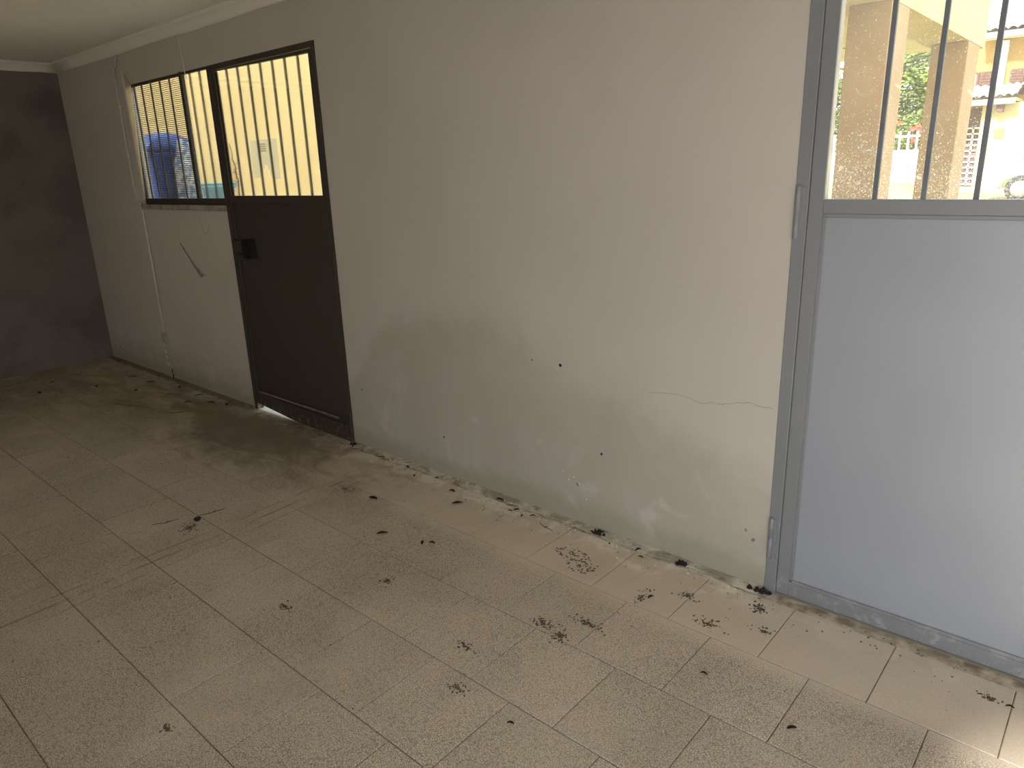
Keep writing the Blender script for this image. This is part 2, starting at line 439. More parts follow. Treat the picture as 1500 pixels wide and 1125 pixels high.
mb = MB()
mb.box(XL, WX0, YW, YW+WT, -0.1, ZC+0.1)
mb.box(WX0, WX1, YW, YW+WT, -0.1, ZS)
mb.box(WX0, DX1, YW, YW+WT, ZH, ZC+0.1)
mb.box(DX0, DX1, YW, YW+WT, -0.1, -0.004)
mb.box(DX1, GX0, YW, YW+WT, -0.1, ZC+0.1)
mb.box(GX0, GX1, YW, YW+WT, ZH, ZC+0.1)
mb.box(GX0, GX1, YW, YW+WT, -0.1, -0.004)
mb.box(GX1, XR+WT, YW, YW+WT, -0.1, ZC+0.1)
wall_front = mb.build('wall_front', M['wall'], kind='structure')
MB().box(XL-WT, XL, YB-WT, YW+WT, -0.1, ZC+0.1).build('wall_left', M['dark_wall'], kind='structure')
MB().box(XR, XR+WT, YB-WT, YW, -0.1, ZC+0.1).build('wall_right', M['wall_plain'], kind='structure')
LOX0, LOX1, LOZ = -6.4, -3.9, 0.66     # unseen low gap added in the back wall to bounce light to the ceiling
mb = MB()
mb.box(XL, LOX0, YB-WT, YB, -0.1, ZC+0.1)
mb.box(LOX0, LOX1, YB-WT, YB, LOZ, ZC+0.1)
mb.box(LOX1, OPX0, YB-WT, YB, -0.1, ZC+0.1)
mb.box(OPX1, XR, YB-WT, YB, -0.1, ZC+0.1)
mb.box(OPX0, OPX1, YB-WT, YB, OPZ, ZC+0.1)
mb.build('wall_back', M['wall_plain'], kind='structure')
MB().box(XL, XR, YB, YW, ZC, ZC+0.1).build('ceiling', M['ceiling'], kind='structure')

# cove where wall and ceiling meet
def cove(name, a, b, inward):
    a = Vector(a); b = Vector(b); inn = Vector(inward)
    prof = [(0, 0), (0.008, 0.0), (0.014, 0.016), (0.028, 0.036), (0.048, 0.052), (0.062, 0.058), (0.062, 0.075), (0, 0.075)]
    mb = MB(); n = 24
    rings = []
    for i in range(n+1):
        p = a.lerp(b, i/n)
        j = 0.003*math.sin(i*1.7) + R(-0.0012, 0.0012)
        rings.append([mb.bm.verts.new(p + inn*(q[0]) + Vector((0, 0, ZC-0.070+q[1]+(j if q[1] < 0.06 else 0)))) for q in prof])
    for r0, r1 in zip(rings, rings[1:]):
        for k in range(len(prof)):
            f = mb.bm.faces.new((r0[k], r0[(k+1) % len(prof)], r1[(k+1) % len(prof)], r1[k])); f.smooth = k not in (0, 5, 6, 7)
    mb.bm.faces.new(rings[0]); mb.bm.faces.new(rings[-1][::-1])
    return mb.build(name, M['ceiling'], kind='structure')
cove('trim_1', (XL, YW, 0), (XR, YW, 0), (0, -1, 0))
cove('trim_2', (XL, YB, 0), (XL, YW, 0), (1, 0, 0))

# floor: joint bed with every tile its own piece
fl = MB().box(XL-0.05, XR, YB-0.1, YW, -0.12, -0.0042).build('floor', M['grout'], kind='structure')
TX, TY = 0.3338, 0.33565
Y0 = 1.9985
PA = -1.0755*1.30297
def tile_mesh(x0, x1, y0, y1, name='tile'):
    bm = bmesh.new(); g = 0.0015; c = 0.0022
    def ring(i, z): return [bm.verts.new(p) for p in ((x0+i, y0+i, z), (x1-i, y0+i, z), (x1-i, y1-i, z), (x0+i, y1-i, z))]
    a, b, t = ring(g, -0.006), ring(g, -0.0014), ring(g+c, 0.0)
    for r0, r1 in ((a, b), (b, t)):
        for k in range(4): bm.faces.new((r0[k], r0[(k+1) % 4], r1[(k+1) % 4], r1[k]))
    bm.faces.new(t)
    me = bpy.data.meshes.new(name); bm.to_mesh(me); bm.free(); me.materials.append(M['tile'])
    return me
full = tile_mesh(-TX/2, TX/2, -TY/2, TY/2)
rest = bmesh.new()
for row in range(-1, 12):
    y0 = Y0 - TY*(row+1) + (0 if row >= 0 else 0)
    y0 = Y0 - TY*(row+1)
    y1 = y0 + TY
    if y1 <= YB+0.03: continue
    if y0 < YB: y0 = YB
    ph = PA if (row % 2 == 1) else PA - TX/2
    k0 = math.floor((XL-ph)/TX) - 1
    for k in range(k0, k0+34):
        xa, xb = ph + k*TX, ph + (k+1)*TX
        if xb <= XL+0.02 or xa >= XR-0.02: continue
        xa_, xb_ = max(xa, XL), min(xb, XR)
        if row <= 5 and xa_ < 0.5:
            cut = (xb_-xa_) < TX-0.001
            if cut:
                o = bpy.data.objects.new('tile', tile_mesh(-(xb_-xa_)/2, (xb_-xa_)/2, -TY/2, TY/2))
            else:
                o = bpy.data.objects.new('tile', full)
            COL.objects.link(o); o.parent = fl
            o.location = ((xa_+xb_)/2, (y0+y1)/2, R(-0.0006, 0.0003))
            o.rotation_euler = (R(-1, 1)*0.0012, R(-1, 1)*0.0012, R(-1, 1)*0.0012)
        else:
            me = tile_mesh(xa_, xb_, y0, y1); rest.from_mesh(me); bpy.data.meshes.remove(me)
me = bpy.data.meshes.new('tile_field'); rest.to_mesh(me); rest.free(); me.materials.append(M['tile'])
o = bpy.data.objects.new('tile_field', me); COL.objects.link(o); o.parent = fl; tag(o, kind='stuff')

# crumbling mortar fillet at the foot of the walls (uneven, real relief)
def fillet(name, xs, parent=None):
    bm = bmesh.new(); rows = []
    x0, x1 = xs; n = int((x1-x0)/0.02)
    for i in range(n+1):
        x = x0+(x1-x0)*i/n
        nz = noise.noise(Vector((x*4, 3.1, 0)))*0.5+0.5; n2 = noise.noise(Vector((x*17, 8.1, 0)))*0.5+0.5
        wd = 0.022+0.055*nz*n2+0.02*n2; hh = 0.003+0.008*nz*nz+0.004*n2
        col = []
        for j in range(7):
            t = j/6
            z = hh*(1-t)**1.7*(0.8+0.4*noise.noise(Vector((x*40, t*5, 1)))) + (0.0015 if t < 1 else -0.002)
            col.append(bm.verts.new((x, YW+0.001-wd*t, z)))
        rows.append(col)
    for a, b in zip(rows, rows[1:]):
        for j in range(6):
            f = bm.faces.new((a[j], a[j+1], b[j+1], b[j])); f.smooth = True
    me = bpy.data.meshes.new(name); bm.to_mesh(me); bm.free(); me.materials.append(M['mortar'])
    o = bpy.data.objects.new(name, me); COL.objects.link(o)
    return o
for i, xs in enumerate(((XL, -4.60), (DX1+0.02, GX0-0.005))):
    tag(fillet('trim_%d' % (3+i), xs), kind='structure')

# marks on the long wall: tide line crack, specks, scrape
def wall_ribbon(name, pts, wdt, mat, parent, dep=0.0006):
    bm = bmesh.new(); A = []; 
    for i, (x, z) in enumerate(pts):
        ww = wdt[i] if isinstance(wdt, list) else wdt*R(0.6, 1.3)
        p, q = pts[max(0, i-1)], pts[min(len(pts)-1, i+1)]
        d = Vector((q[0]-p[0], q[1]-p[1])).normalized(); nn = Vector((-d.y, d.x))*ww/2
        A.append([bm.verts.new((x+nn.x, YW+0.001, z+nn.y)), bm.verts.new((x, YW-dep, z)), bm.verts.new((x-nn.x, YW+0.001, z-nn.y))])
    for a, b in zip(A, A[1:]):
        bm.faces.new((a[0], a[1], b[1], b[0])); bm.faces.new((a[1], a[2], b[2], b[1]))
    me = bpy.data.meshes.new(name); bm.to_mesh(me); bm.free(); me.materials.append(mat)
    o = bpy.data.objects.new(name, me); COL.objects.link(o); o.parent = parent
    return o
key = [(-1.40, 0.688), (-1.33, 0.700), (-1.27, 0.705), (-1.22, 0.700), (-1.17, 0.688), (-1.12, 0.700), (-1.08, 0.702), (-1.03, 0.718), (-0.98, 0.728), (-0.93, 0.722), (-0.88, 0.722)]
cp = []
for a, b in zip(key, key[1:]):
    for t in range(5):
        s_ = t/5; cp.append((a[0]+(b[0]-a[0])*s_, a[1]+(b[1]-a[1])*s_+R(-1, 1)*0.0022))
wall_ribbon('crack', cp, 0.0048, M['crack'], wall_front)
gp = [(-5.345, 1.122), (-5.32, 1.105), (-5.28, 1.065), (-5.23, 1.02), (-5.18, 0.975), (-5.13, 0.93), (-5.09, 0.90), (-5.06, 0.897)]
wall_ribbon('scrape', gp, [0.03, 0.022, 0.03, 0.034, 0.04, 0.045, 0.05, 0.02], M['gouge'], wall_front, 0.002)
wall_ribbon('scrape', [(-5.13, 0.955), (-5.08, 0.925), (-5.03, 0.905)], 0.016, M['gouge'], wall_front, 0.002)
wall_ribbon('hairline', [(-4.99, 1.30), (-4.96, 1.25), (-4.95, 1.20), (-4.90, 1.21), (-4.84, 1.27)], 0.006, M['gouge'], wall_front, 0.001)
for x, z, r in ((-1.84, 0.735, 0.008), (-1.62, 0.37, 0.006), (-3.30, 0.36, 0.005), (-2.62, 0.22, 0.005), (-0.96, 0.22, 0.006), (-0.93, 0.19, 0.007), (-6.9, 0.12, 0.012), (-1.75, 0.19, 0.007), (-2.0, 0.735, 0.004)):
    mb = MB(); n = 9
    pts = [(x+r*R(0.6, 1.3)*math.cos(2*math.pi*k/n), YW+0.001, z+r*R(0.6, 1.3)*math.sin(2*math.pi*k/n)) for k in range(n)]
    mb.poly(pts, (0, -0.003, 0)).build('chip', M['dark_speck'] if z > 0.25 or r < 0.0055 else M['gouge'], wall_front)
# grey putty dab and lime blisters near the foot of the wall
for x, z in ((-1.80, 0.20), (-1.77, 0.22), (-1.83, 0.235), (-1.74, 0.195), (-1.70, 0.13)):
    MB().lathe((x, YW+0.001, z), [(0.004, 0.0), (0.003, -0.002), (0.0012, -0.003)], 8, axis='Y').build('blister', M['lime'], wall_front)

# ------------------------------------------------------------------ brown door
def bars(xs, z0, z1, yc, wx, wy, mat, parent):
    for x in xs:
        MB().box(x-wx/2, x+wx/2, yc-wy/2, yc+wy/2, z0, z1).build('bar', mat, parent, bevel=0.0015)

def hinge(x, z0, z1, y, mat, parent, r=0.008):
    h = MB()
    mid = (z0+z1)/2
    h.lathe((x, y, 0), [(r*0.6, z0), (r, z0+0.004), (r, mid-0.002), (r*0.8, mid-0.001), (r*0.8, mid+0.001), (r, mid+0.002), (r, z1-0.004), (r*0.6, z1)], 12)
    return h.build('hinge', mat, parent)

BP = M['brown_paint']
d1 = empty('door_1', (DX0, YW, 0), kind='structure')
mb = MB()
YF = YW-0.004
mb.box(DX0-0.004, DX0+0.034, YF, YW+0.045, -0.004, ZH)
mb.box(DX1-0.030, DX1+0.004, YF, YW+0.045, -0.004, ZH)
mb.box(DX0+0.034, DX1-0.030, YF, YW+0.045, ZH-0.030, ZH)
mb.build('door_frame', BP, d1, bevel=0.002)
lx0, lx1 = DX0+0.038, DX1-0.034
GZ0, GZ1 = 1.458, 2.196
leaf = MB()
yl0, yl1 = YW+0.000, YW+0.024
# lower edge drops towards the hinges (leaf sags)
leaf.poly([(lx0, yl0, 0.040), (lx0+0.52, yl0, -0.003), (lx1, yl0, -0.003), (lx1, yl0, 0.10), (lx0, yl0, 0.125)], (0, yl1-yl0, 0))
leaf.box(lx0, lx0+0.030, yl0, yl1, 0.125, 2.205)
leaf.box(lx1-0.030, lx1, yl0, yl1, 0.10, 2.205)
leaf.box(lx0+0.030, lx1-0.030, yl0, yl1, GZ0-0.045, GZ0)
leaf.poly([(lx0+0.030, yl0, GZ1+0.006), (lx1-0.030, yl0, GZ1-0.008), (lx1-0.030, yl0, 2.205), (lx0+0.030, yl0, 2.205)], (0, yl1-yl0, 0))
leaf = leaf.build('door_leaf', BP, d1, bevel=0.002)
MB().box(lx0+0.028, lx1-0.028, yl0+0.012, yl0+0.016, 0.09, GZ0-0.04).build('lower_panel', BP, leaf)
MB().box(lx0+0.030, lx1-0.030, yl0+0.010, yl0+0.013, GZ0, GZ1).build('glass_pane', M['glass'], leaf)
bd = MB()
bd.box(lx0+0.030, lx0+0.040, yl0+0.013, yl0+0.022, GZ0, GZ1).box(lx1-0.040, lx1-0.030, yl0+0.013, yl0+0.022, GZ0, GZ1)
bd.build('glazing_bead', BP, leaf)
kb = MB().box(lx0+0.05, lx1-0.10, yl0-0.005, yl0+0.001, 0.128, 0.138)
kb.build('weather_strip', M['gouge'], leaf, bevel=0.001)
bars((-4.385, -4.255, -4.128, -4.000, -3.872, -3.745, -3.617), GZ0-0.01, GZ1+0.01, yl0+0.0200, 0.013, 0.012, M['brown_bar'], leaf)
hinge(DX1+0.001, 1.00, 1.16, YF-0.006, BP, d1)
hinge(DX1+0.001, 0.02, 0.20, YF-0.006, BP, d1)
hinge(DX1+0.001, 1.78, 1.93, YF-0.006, BP, d1)
# lock case with a pull plate
lk = MB().box(-4.535, -4.385, yl0-0.026, yl0+0.002, 1.055, 1.175).build('lock_case', BP, leaf, bevel=0.003, seg=2)
MB().box(-4.475, -4.42, yl0-0.0275, yl0-0.0255, 1.085, 1.103).build('key_slot', M['black'], d1)
hb = MB()
hb.poly([(-4.380, yl0-0.001, 1.185), (-4.380, yl0-0.045, 1.175), (-4.380, yl0-0.045, 1.075), (-4.380, yl0-0.001, 1.06)], (0.012, 0, 0))
hb.box(-4.380, -4.30, yl0-0.004, yl0+0.003, 1.06, 1.185)
hb.build('pull_handle', M['black'], d1, bevel=0.002, label='black pull handle')

# A4 sheet taped behind the pane of the brown door
def at_wall(px, py, y): pass
sx0, sx1, sz0, sz1 = -4.235, -3.935, 1.565, 1.782
nx, nz = 16, 12
bm = bmesh.new(); g = {}
ys = YW+0.0285
for i in range(nx+1):
    for j in range(nz+1):
        u, v = i/nx, j/nz
        x = sx0+(sx1-sx0)*u; z = sz0+(sz1-sz0)*v - (0.012*(u > 0.5)*(1-v)) 
        g[i, j] = bm.verts.new((x, ys+0.0016*math.sin(u*6)*math.sin(v*5), z))
for i in range(nx):
    for j in range(nz):
        u, v = (i+0.5)/nx, (j+0.5)/nz
        if v < 0.40 and abs(u-0.50) < 0.10*(0.42-v)/0.2: continue      # torn notch at the lower edge
        ink = (0.36 < u < 0.60 and 0.72 < v < 0.90)
        f = bm.faces.new((g[i, j], g[i+1, j], g[i+1, j+1], g[i, j+1])); f.material_index = 0
bmesh.ops.solidify(bm, geom=bm.faces[:], thickness=0.0004)
me = bpy.data.meshes.new('notice_sheet'); bm.to_mesh(me); bm.free(); me.materials.append(M['paper'])
ns = bpy.data.objects.new('notice_sheet', me); COL.objects.link(ns)
tag(ns, 'grey torn paper sheet stuck on the pane of the brown door', 'paper')
pr = MB()
for r_ in range(4):
    for c_ in range(4):
        x = -4.125+c_*0.018; z = 1.715+r_*0.013
        pr.box(x, x+0.013, ys-0.0030, ys-0.0020, z, z+0.006)
pr.build('faint_print', M['paper_ink'], ns)

# ------------------------------------------------------------------ barred window beside it
w1 = empty('window_1', (WX0, YW, ZS), kind='structure')
mb = MB()
fy0, fy1 = YW+0.000, YW+0.022
mb.box(WX0, WX1-0.004, fy0, fy1, 1.398, 1.442)
mb.box(WX0, -4.965, fy0, fy1, 2.222, ZH)
mb.box(-4.965, WX1-0.004, fy0, fy1, 2.226, ZH)
mb.box(WX0, WX0+0.008, fy0, fy1, 1.442, 2.222)
mb.build('window_frame', BP, w1, bevel=0.002)
MB().box(-4.964, -4.930, fy0-0.004, fy1, 1.442, ZH+0.004).build('mullion', BP, w1, bevel=0.002)
MB().box(WX1-0.022, WX1-0.004, fy0, fy1, 1.442, ZH-0.012).build('side_post', BP, w1, bevel=0.002)
gy = YW+0.012
MB().box(WX0+0.008, -4.968, gy, gy+0.004, 1.442, 2.222).build('glass_pane', M['glass'], w1)
MB().box(-4.925, WX1-0.022, gy, gy+0.004, 1.442, 2.226).build('glass_pane', M['glass'], w1)
bars((-5.680, -5.553, -5.405, -5.260, -5.115), 1.435, 2.228, YW+0.002, 0.010, 0.010, M['brown_bar'], w1)
bars((-4.862, -4.730), 1.435, 2.232, YW+0.0225, 0.013, 0.012, M['brown_bar'], w1)
ws = MB()
for k in range(62):
    z = 1.450+k*0.0125
    ax = WX0+0.01; n_ = 14
    zz = [z+0.0022*noise.noise(Vector((i*0.9, k*0.35, 0))) for i in range(n_+1)]
    for i in range(n_):
        xa = ax+(-4.968-ax)*i/n_; xb = ax+(-4.968-ax)*(i+1)/n_
        a, b = zz[i], zz[i+1]; t = 0.0026
        p = [ws.bm.verts.new(q) for q in ((xa, gy+0.008, a-t), (xb, gy+0.008, b-t), (xb, gy+0.008, b+t), (xa, gy+0.008, a+t), (xa, gy+0.011, a), (xb, gy+0.011, b))]
        ws.bm.faces.new((p[0], p[1], p[2], p[3])); ws.bm.faces.new((p[3], p[2], p[5], p[4])); ws.bm.faces.new((p[4], p[5], p[1], p[0]))
ws.build('ribbed_screen', M['mesh_wire'], w1, kind='stuff')
# leaning ribbed sheet sliver, side board
sl = MB()
for k in range(8):
    t0, t1 = k/8, (k+1)/8
    top0 = (-5.806+0.100*t0, 2.330-0.093*t0); top1 = (-5.806+0.100*t1, 2.330-0.093*t1)
    yy = YW-0.004-0.006*(k % 2)
    sl.poly([(-5.808+0.004*t0, yy, 1.446), (-5.808+0.004*t1, yy, 1.446), (top1[0], yy, top1[1]), (top0[0], yy, top0[1])], (0, 0.004, 0))
sl.build('ribbed_sheet', M['ribbed'], w1)
MB().box(-5.925, -5.812, YW-0.010, YW+0.002, 1.425, 2.335).build('side_board', M['wall_plain'], w1, bevel=0.002)
MB().box(-5.815, -5.809, YW-0.015, YW+0.002, 1.430, 2.34).build('board_edge', M['white_plastic'], w1)
sb = MB(); sb.box(-5.86, WX1-0.006, YW-0.022, YW+0.03, 1.362, 1.397)
sb.build('window_sill', M['concrete'], w1, bevel=0.004, seg=2)

# conduit down the wall to the socket strip
cd_ = empty('cable_conduit', (-5.90, YW, 0.386), label='thin white cable conduit running down the wall left of the window', cat='conduit')
MB().tube([(-5.868, YW-0.009, 2.452), (-5.905, YW-0.009, 2.385), (-5.932, YW-0.017, 2.365)], 0.008, 8).build('upper_bend', M['wall_plain'], cd_)
MB().tube([(-5.936, YW-0.017, 2.385), (-5.937, YW-0.017, 2.0), (-5.934, YW-0.017, 1.50), (-5.925, YW-0.012, 1.43)], 0.0065, 8).build('upper_pipe', M['white_plastic'], cd_)
MB().tube([(-5.925, YW-0.012, 1.44), (-5.885, YW-0.013, 1.398), (-5.878, YW-0.010, 1.37), (-5.872, YW-0.010, 0.9), (-5.868, YW-0.010, 0.40)], 0.0075, 8).build('lower_pipe', M['white_plastic'], cd_)
for z in (0.75, 1.15, 1.75, 2.1):
    x = -5.936 if z > 1.4 else -5.8725
    MB().box(x-0.012, x+0.012, YW-0.012 if z < 1.4 else YW-0.024, YW+0.001, z, z+0.012).build('clip', M['white_plastic'], cd_, bevel=0.002)

ss = empty('socket_strip', (-5.86, YW, 0.09), label='off-white four-way socket strip fixed low on the wall left of the window', cat='socket strip')
mb = MB()
A, B = Vector((-5.868, YW, 0.385)), Vector((-5.838, YW, 0.085))
ax = (B-A).normalized(); sd_ = Vector((ax.z, 0, -ax.x))*-1
hw = 0.032
pts = [A-sd_*hw*0.5, A-sd_*hw+ax*0.03, B-sd_*hw-ax*0.015, B-sd_*hw*0.6, B+sd_*hw*0.6, B+sd_*hw-ax*0.015, A+sd_*hw+ax*0.03, A+sd_*hw*0.5]
mb.poly([p+Vector((0, 0.001, 0)) for p in pts], (0, -0.032, 0))
body = mb.build('strip_body', M['strip_plastic'], ss, bevel=0.004, seg=2)
for k in range(4):
    c = A+ax*(0.095+0.052*k)
    sk = MB().lathe((c.x, YW-0.031, c.z), [(0.020, 0.0), (0.020, -0.003), (0.017, -0.004), (0.0155, -0.0015)], 20, axis='Y').build('socket', M['ivory'], ss)
    MB().lathe((c.x-0.006, YW-0.0330, c.z), [(0.0026, 0.0), (0.0026, -0.0005)], 8, axis='Y').lathe((c.x+0.006, YW-0.0330, c.z), [(0.0026, 0.0), (0.0026, -0.0005)], 8, axis='Y').build('socket_holes', M['socket_dark'], sk)
MB().tube([B+Vector((0, -0.012, 0.004)), B+Vector((0.004, -0.016, -0.02)), B+Vector((0.006, -0.010, -0.05)), B+Vector((0.03, -0.03, -0.078))], 0.004, 8).build('cord_end', M['black'], ss)

# string hanging from the cove to the head of the window
MB().tube([(-4.877, YW-0.010, 2.470), (-4.868, YW-0.010, 2.37), (-4.857, YW-0.011, 2.29), (-4.850, YW-0.012, 2.225), (-4.848, YW-0.004, 2.19)], 0.0022, 6).build('hanging_string', M['string'], label='thin pale string hanging from the ceiling cove to the window head', cat='string')

# ------------------------------------------------------------------ grey door, nearest
GP, GF = M['flare_grey_paint'], M['flare_grey_frame']
d2 = empty('door_2', (GX0, YW, 0), kind='structure')
mb = MB()
mb.box(GX0-0.002, GX0+0.040, YF, YW+0.08, -0.004, ZH)
mb.box(GX1-0.040, GX1+0.002, YF, YW+0.08, -0.004, ZH)
mb.box(GX0+0.040, GX1-0.040, YF, YW+0.08, ZH-0.035, ZH)
mb.build('door_frame', GF, d2, bevel=0.002)
lx0, lx1 = GX0+0.0408, GX1-0.0408
g0, g1 = 1.441, 2.17
yl0, yl1 = YW+0.004, YW+0.046
lf = MB()
lf.box(lx0, lx0+0.045, yl0, yl1, 0.004, ZH-0.038)
lf.box(lx1-0.045, lx1, yl0, yl1, 0.004, ZH-0.038)
lf.box(lx0+0.045, lx1-0.045, yl0, yl1, 0.004, 0.058)
lf.box(lx0+0.045, lx1-0.045, yl0, yl1, 1.397, g0)
lf.box(lx0+0.045, lx1-0.045, yl0, yl1, g1, ZH-0.038)
lf = lf.build('door_leaf', GF, d2, bevel=0.002)
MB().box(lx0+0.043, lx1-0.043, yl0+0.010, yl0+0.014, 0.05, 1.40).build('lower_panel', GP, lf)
# thin weld-on bead round the panel
bd = MB()
bd.box(lx0+0.045, lx0+0.057, yl0+0.002, yl0+0.011, 0.062, 1.390)
bd.box(lx0+0.045, lx1-0.045, yl0+0.002, yl0+0.011, 1.385, 1.397)
bd.box(lx0+0.045, lx1-0.045, yl0+0.002, yl0+0.011, 0.058, 0.070)
bd.build('panel_bead', GF, lf, bevel=0.0015)
MB().box(lx0+0.045, lx1-0.045, yl0+0.026, yl0+0.030, g0, g1).build('glass_pane', M['dusty_glass'], lf)
pt = MB()
n_ = 40
prev = None
for i in range(n_+1):                                   # uneven putty line, whitened for the sunlit edge beside the pane
    z = g0+(g1-g0)*i/n_; wd = 0.004+0.004*abs(noise.noise(Vector((z*22, 0, 0))))
    c_ = [pt.bm.verts.new(p) for p in ((lx0+0.045, yl0+0.012, z), (lx0+0.045+wd, yl0+0.024, z), (lx0+0.045, yl0+0.026, z))]
    if prev:
        for k in range(3): pt.bm.faces.new((prev[k], prev[(k+1) % 3], c_[(k+1) % 3], c_[k]))
    prev = c_
pt.build('putty_lit_edge', M['lime'], lf)
cw_ = MB()
def gp_(px, py): return (-0.782+(px-1208)*0.00172, yl0+0.0245, 1.443+(290-py)*0.00195)
for ln in (((1236, 290), (1240, 282), (1250, 270), (1262, 262), (1274, 255), (1280, 247)), ((1256, 246), (1264, 240), (1272, 238), (1280, 236)), ((1222, 276), (1232, 270), (1238, 258), (1247, 252)),
           ((1228, 240), (1236, 238), (1250, 243), (1262, 240)), ((1374, 184), (1380, 190), (1383, 199)), ((1367, 237), (1369, 250), (1366, 262)), ((1218, 268), (1226, 262), (1229, 250)),
           ((1262, 224), (1268, 215), (1278, 219)), ((1245, 107), (1250, 104), (1253, 100)), ((1240, 130), (1248, 136), (1258, 133), (1266, 131))):
    cw_.tube([Vector(gp_(*p))+Vector((R(-1, 1), 0, R(-1, 1)))*0.0015 for p in ln], [0.0008*R(0.6, 1.5) for _ in ln], 5)
for k in range(150):
    px = R(1216, 1290) if k < 95 else R(1345, 1400); py = 290-abs(random.gauss(0, 34))
    c_ = Vector(gp_(px, py)); d_ = Vector((R(-1, 1), 0, R(-1, 1)))*R(0.001, 0.005)
    cw_.tube([c_, c_+d_*0.5+Vector((R(-1, 1), 0, R(-1, 1)))*0.001, c_+d_], 0.0005*R(0.7, 1.5), 4)
cw_.build('cobweb', M['cobweb'], lf, kind='stuff')
bars((-0.640, -0.508, -0.376, -0.244, -0.112, 0.020, 0.152), g0-0.01, g1+0.01, yl0+0.012, 0.0135, 0.0135, M['flare_bar'], lf)
hinge(GX0+0.010, 1.315, 1.485, YF-0.005, GF, d2, 0.0095)
hinge(GX0+0.010, 0.140, 0.308, YF-0.005, GF, d2, 0.0095)
MB().box(GX0+0.012, GX0+0.030, YF-0.003, YF+0.001, 1.32, 1.48).build('hinge_plate', GF, d2, bevel=0.001)
MB().box(GX0+0.012, GX0+0.030, YF-0.003, YF+0.001, 0.145, 0.303).build('hinge_plate', GF, d2, bevel=0.001)

# ------------------------------------------------------------------ floor litter
def clump_bm(bm, x, y, r, hgt=0.004):
    n = random.randint(6, 9); a0 = R(0, 6)
    st = R(0.45, 1.0); rot = R(0, 3.14)
    def P(k, s, z):
        a = a0+2*math.pi*k/n; q = r*s*rr[k]
        u, v = q*math.cos(a), q*st*math.sin(a)
        return (x+u*math.cos(rot)-v*math.sin(rot), y+u*math.sin(rot)+v*math.cos(rot), z)
    rr = [R(0.65, 1.2) for _ in range(n)]
    lo = [bm.verts.new(P(k, 1.0, 0.0002)) for k in range(n)]
    hi = [bm.verts.new(P(k, 0.6, hgt*R(0.6, 1.1))) for k in range(n)]
    for k in range(n): bm.faces.new((lo[k], lo[(k+1) % n], hi[(k+1) % n], hi[k]))
    bm.faces.new(hi); bm.faces.new(lo[::-1])

def mesh_obj(name, bm, mat, **k):
    me = bpy.data.meshes.new(name); bm.to_mesh(me); bm.free(); me.materials.append(mat)
    o = bpy.data.objects.new(name, me); COL.objects.link(o); return tag(o, **k)

mudspots = [
 (-1.60, 2.15, .060, .030, 60, 'patch of dried mud crumbs near the wall, left of the ring-shaped one'),
 (-1.52, 2.09, .050, .035, 55, 'ring-shaped patch of dried mud crumbs on the tiles near the wall'),
 (-1.40, 1.70, .045, .030, 50, 'dark patch of dried mud crumbs on a tile joint, left of a twin patch'),
 (-1.31, 1.68, .035, .045, 60, 'darkest patch of dried mud on a tile joint in mid floor'),
 (-1.27, 1.80, .080, .020, 60, 'loose band of dried mud crumbs across one tile above the darkest patch'),
 (-1.21, 2.05, .020, .060, 35, 'short upright trail of mud crumbs on the tiles near the wall'),
 (-1.075, 2.17, .035, .018, 40, 'small dense brown mud patch beside the pale dust at the wall'),
 (-0.94, 2.06, .055, .030, 50, 'mud crumbs crossing a tile joint left of the grey door'),
 (-0.84, 2.26, .030, .045, 50, 'grey-brown mud smear on the floor below the grey door hinge'),
 (-0.77, 2.14, .035, .015, 25, 'faint brown mud dash on the floor just in front of the grey door'),
 (-1.40, 1.27, .035, .020, 30, 'small mud patch in the foreground with a curled dark fleck'),
 (-1.53, 1.43, .040, .015, 30, 'thin curved mud smear in the foreground tiles'),
 (-2.23, 1.17, .030, .015, 30, 'little mud patch beside a tile joint left of centre'),
 (-2.06, 1.53, .035, .020, 30, 'brown scuffed mud spot on the tile in mid floor'),
 (-1.95, 0.60, .018, .012, 22, 'dark square mud spot near the lower left corner of the picture'),
 (-3.16, 1.24, .050, .040, 55, 'scatter of black mud specks below the dark pebble'),
 (-0.12, 2.245, .025, .012, 24, 'dark brown stain clump on the floor at the right edge'),
 (-2.92, 1.95, .060, .025, 26, 'brown mud crumbs on the floor in front of the brown door'),
]
for x, y, sx, sy, n_, lab in mudspots:
    bm = bmesh.new(); sx *= 1.25; sy *= 1.3; n_ = int(n_*1.6)
    for k in range(n_):
        a = R(0, 2*math.pi)
        rad = R(0.75, 1.1) if 'ring' in lab and k < n_*0.6 else abs(random.gauss(0, 0.55))
        clump_bm(bm, x+sx*rad*math.cos(a), min(y+sy*rad*math.sin(a), YW-0.035), R(0.0016, 0.0062), R(0.001, 0.0025))
    mesh_obj('dried_mud', bm, M['mud'], label=lab, cat='mud', group='patches of dried mud on the floor', kind='stuff')
# fine crumbs spread along the wall and over the tiles
bm = bmesh.new()
for k in range(520):
    x = R(-6.9, -0.1); y = YW-0.03-abs(random.gauss(0, 0.10)) if R(0, 1) < 0.62 else R(0.4, 2.2)
    clump_bm(bm, x, y, R(0.0012, 0.0045)*(1.6 if x < -4.6 else 1), R(0.001, 0.003))
mesh_obj('floor_crumbs', bm, M['mud'], label='loose dark crumbs of soil scattered over the tiles and along the wall', cat='dirt', kind='stuff')
# pale chips of plaster by the wall
bm = bmesh.new()
for k in range(150):
    x = random.choice((R(-3.4, -0.9), R(-3.4, -0.9), R(-6.4, -4.7))); y = YW-0.035-abs(random.gauss(0, 0.045))
    clump_bm(bm, x, y, R(0.0015, 0.006), R(0.001, 0.004))
mesh_obj('plaster_chips', bm, M['lime'], label='pale plaster chips lying along the foot of the wall', cat='plaster', kind='stuff')

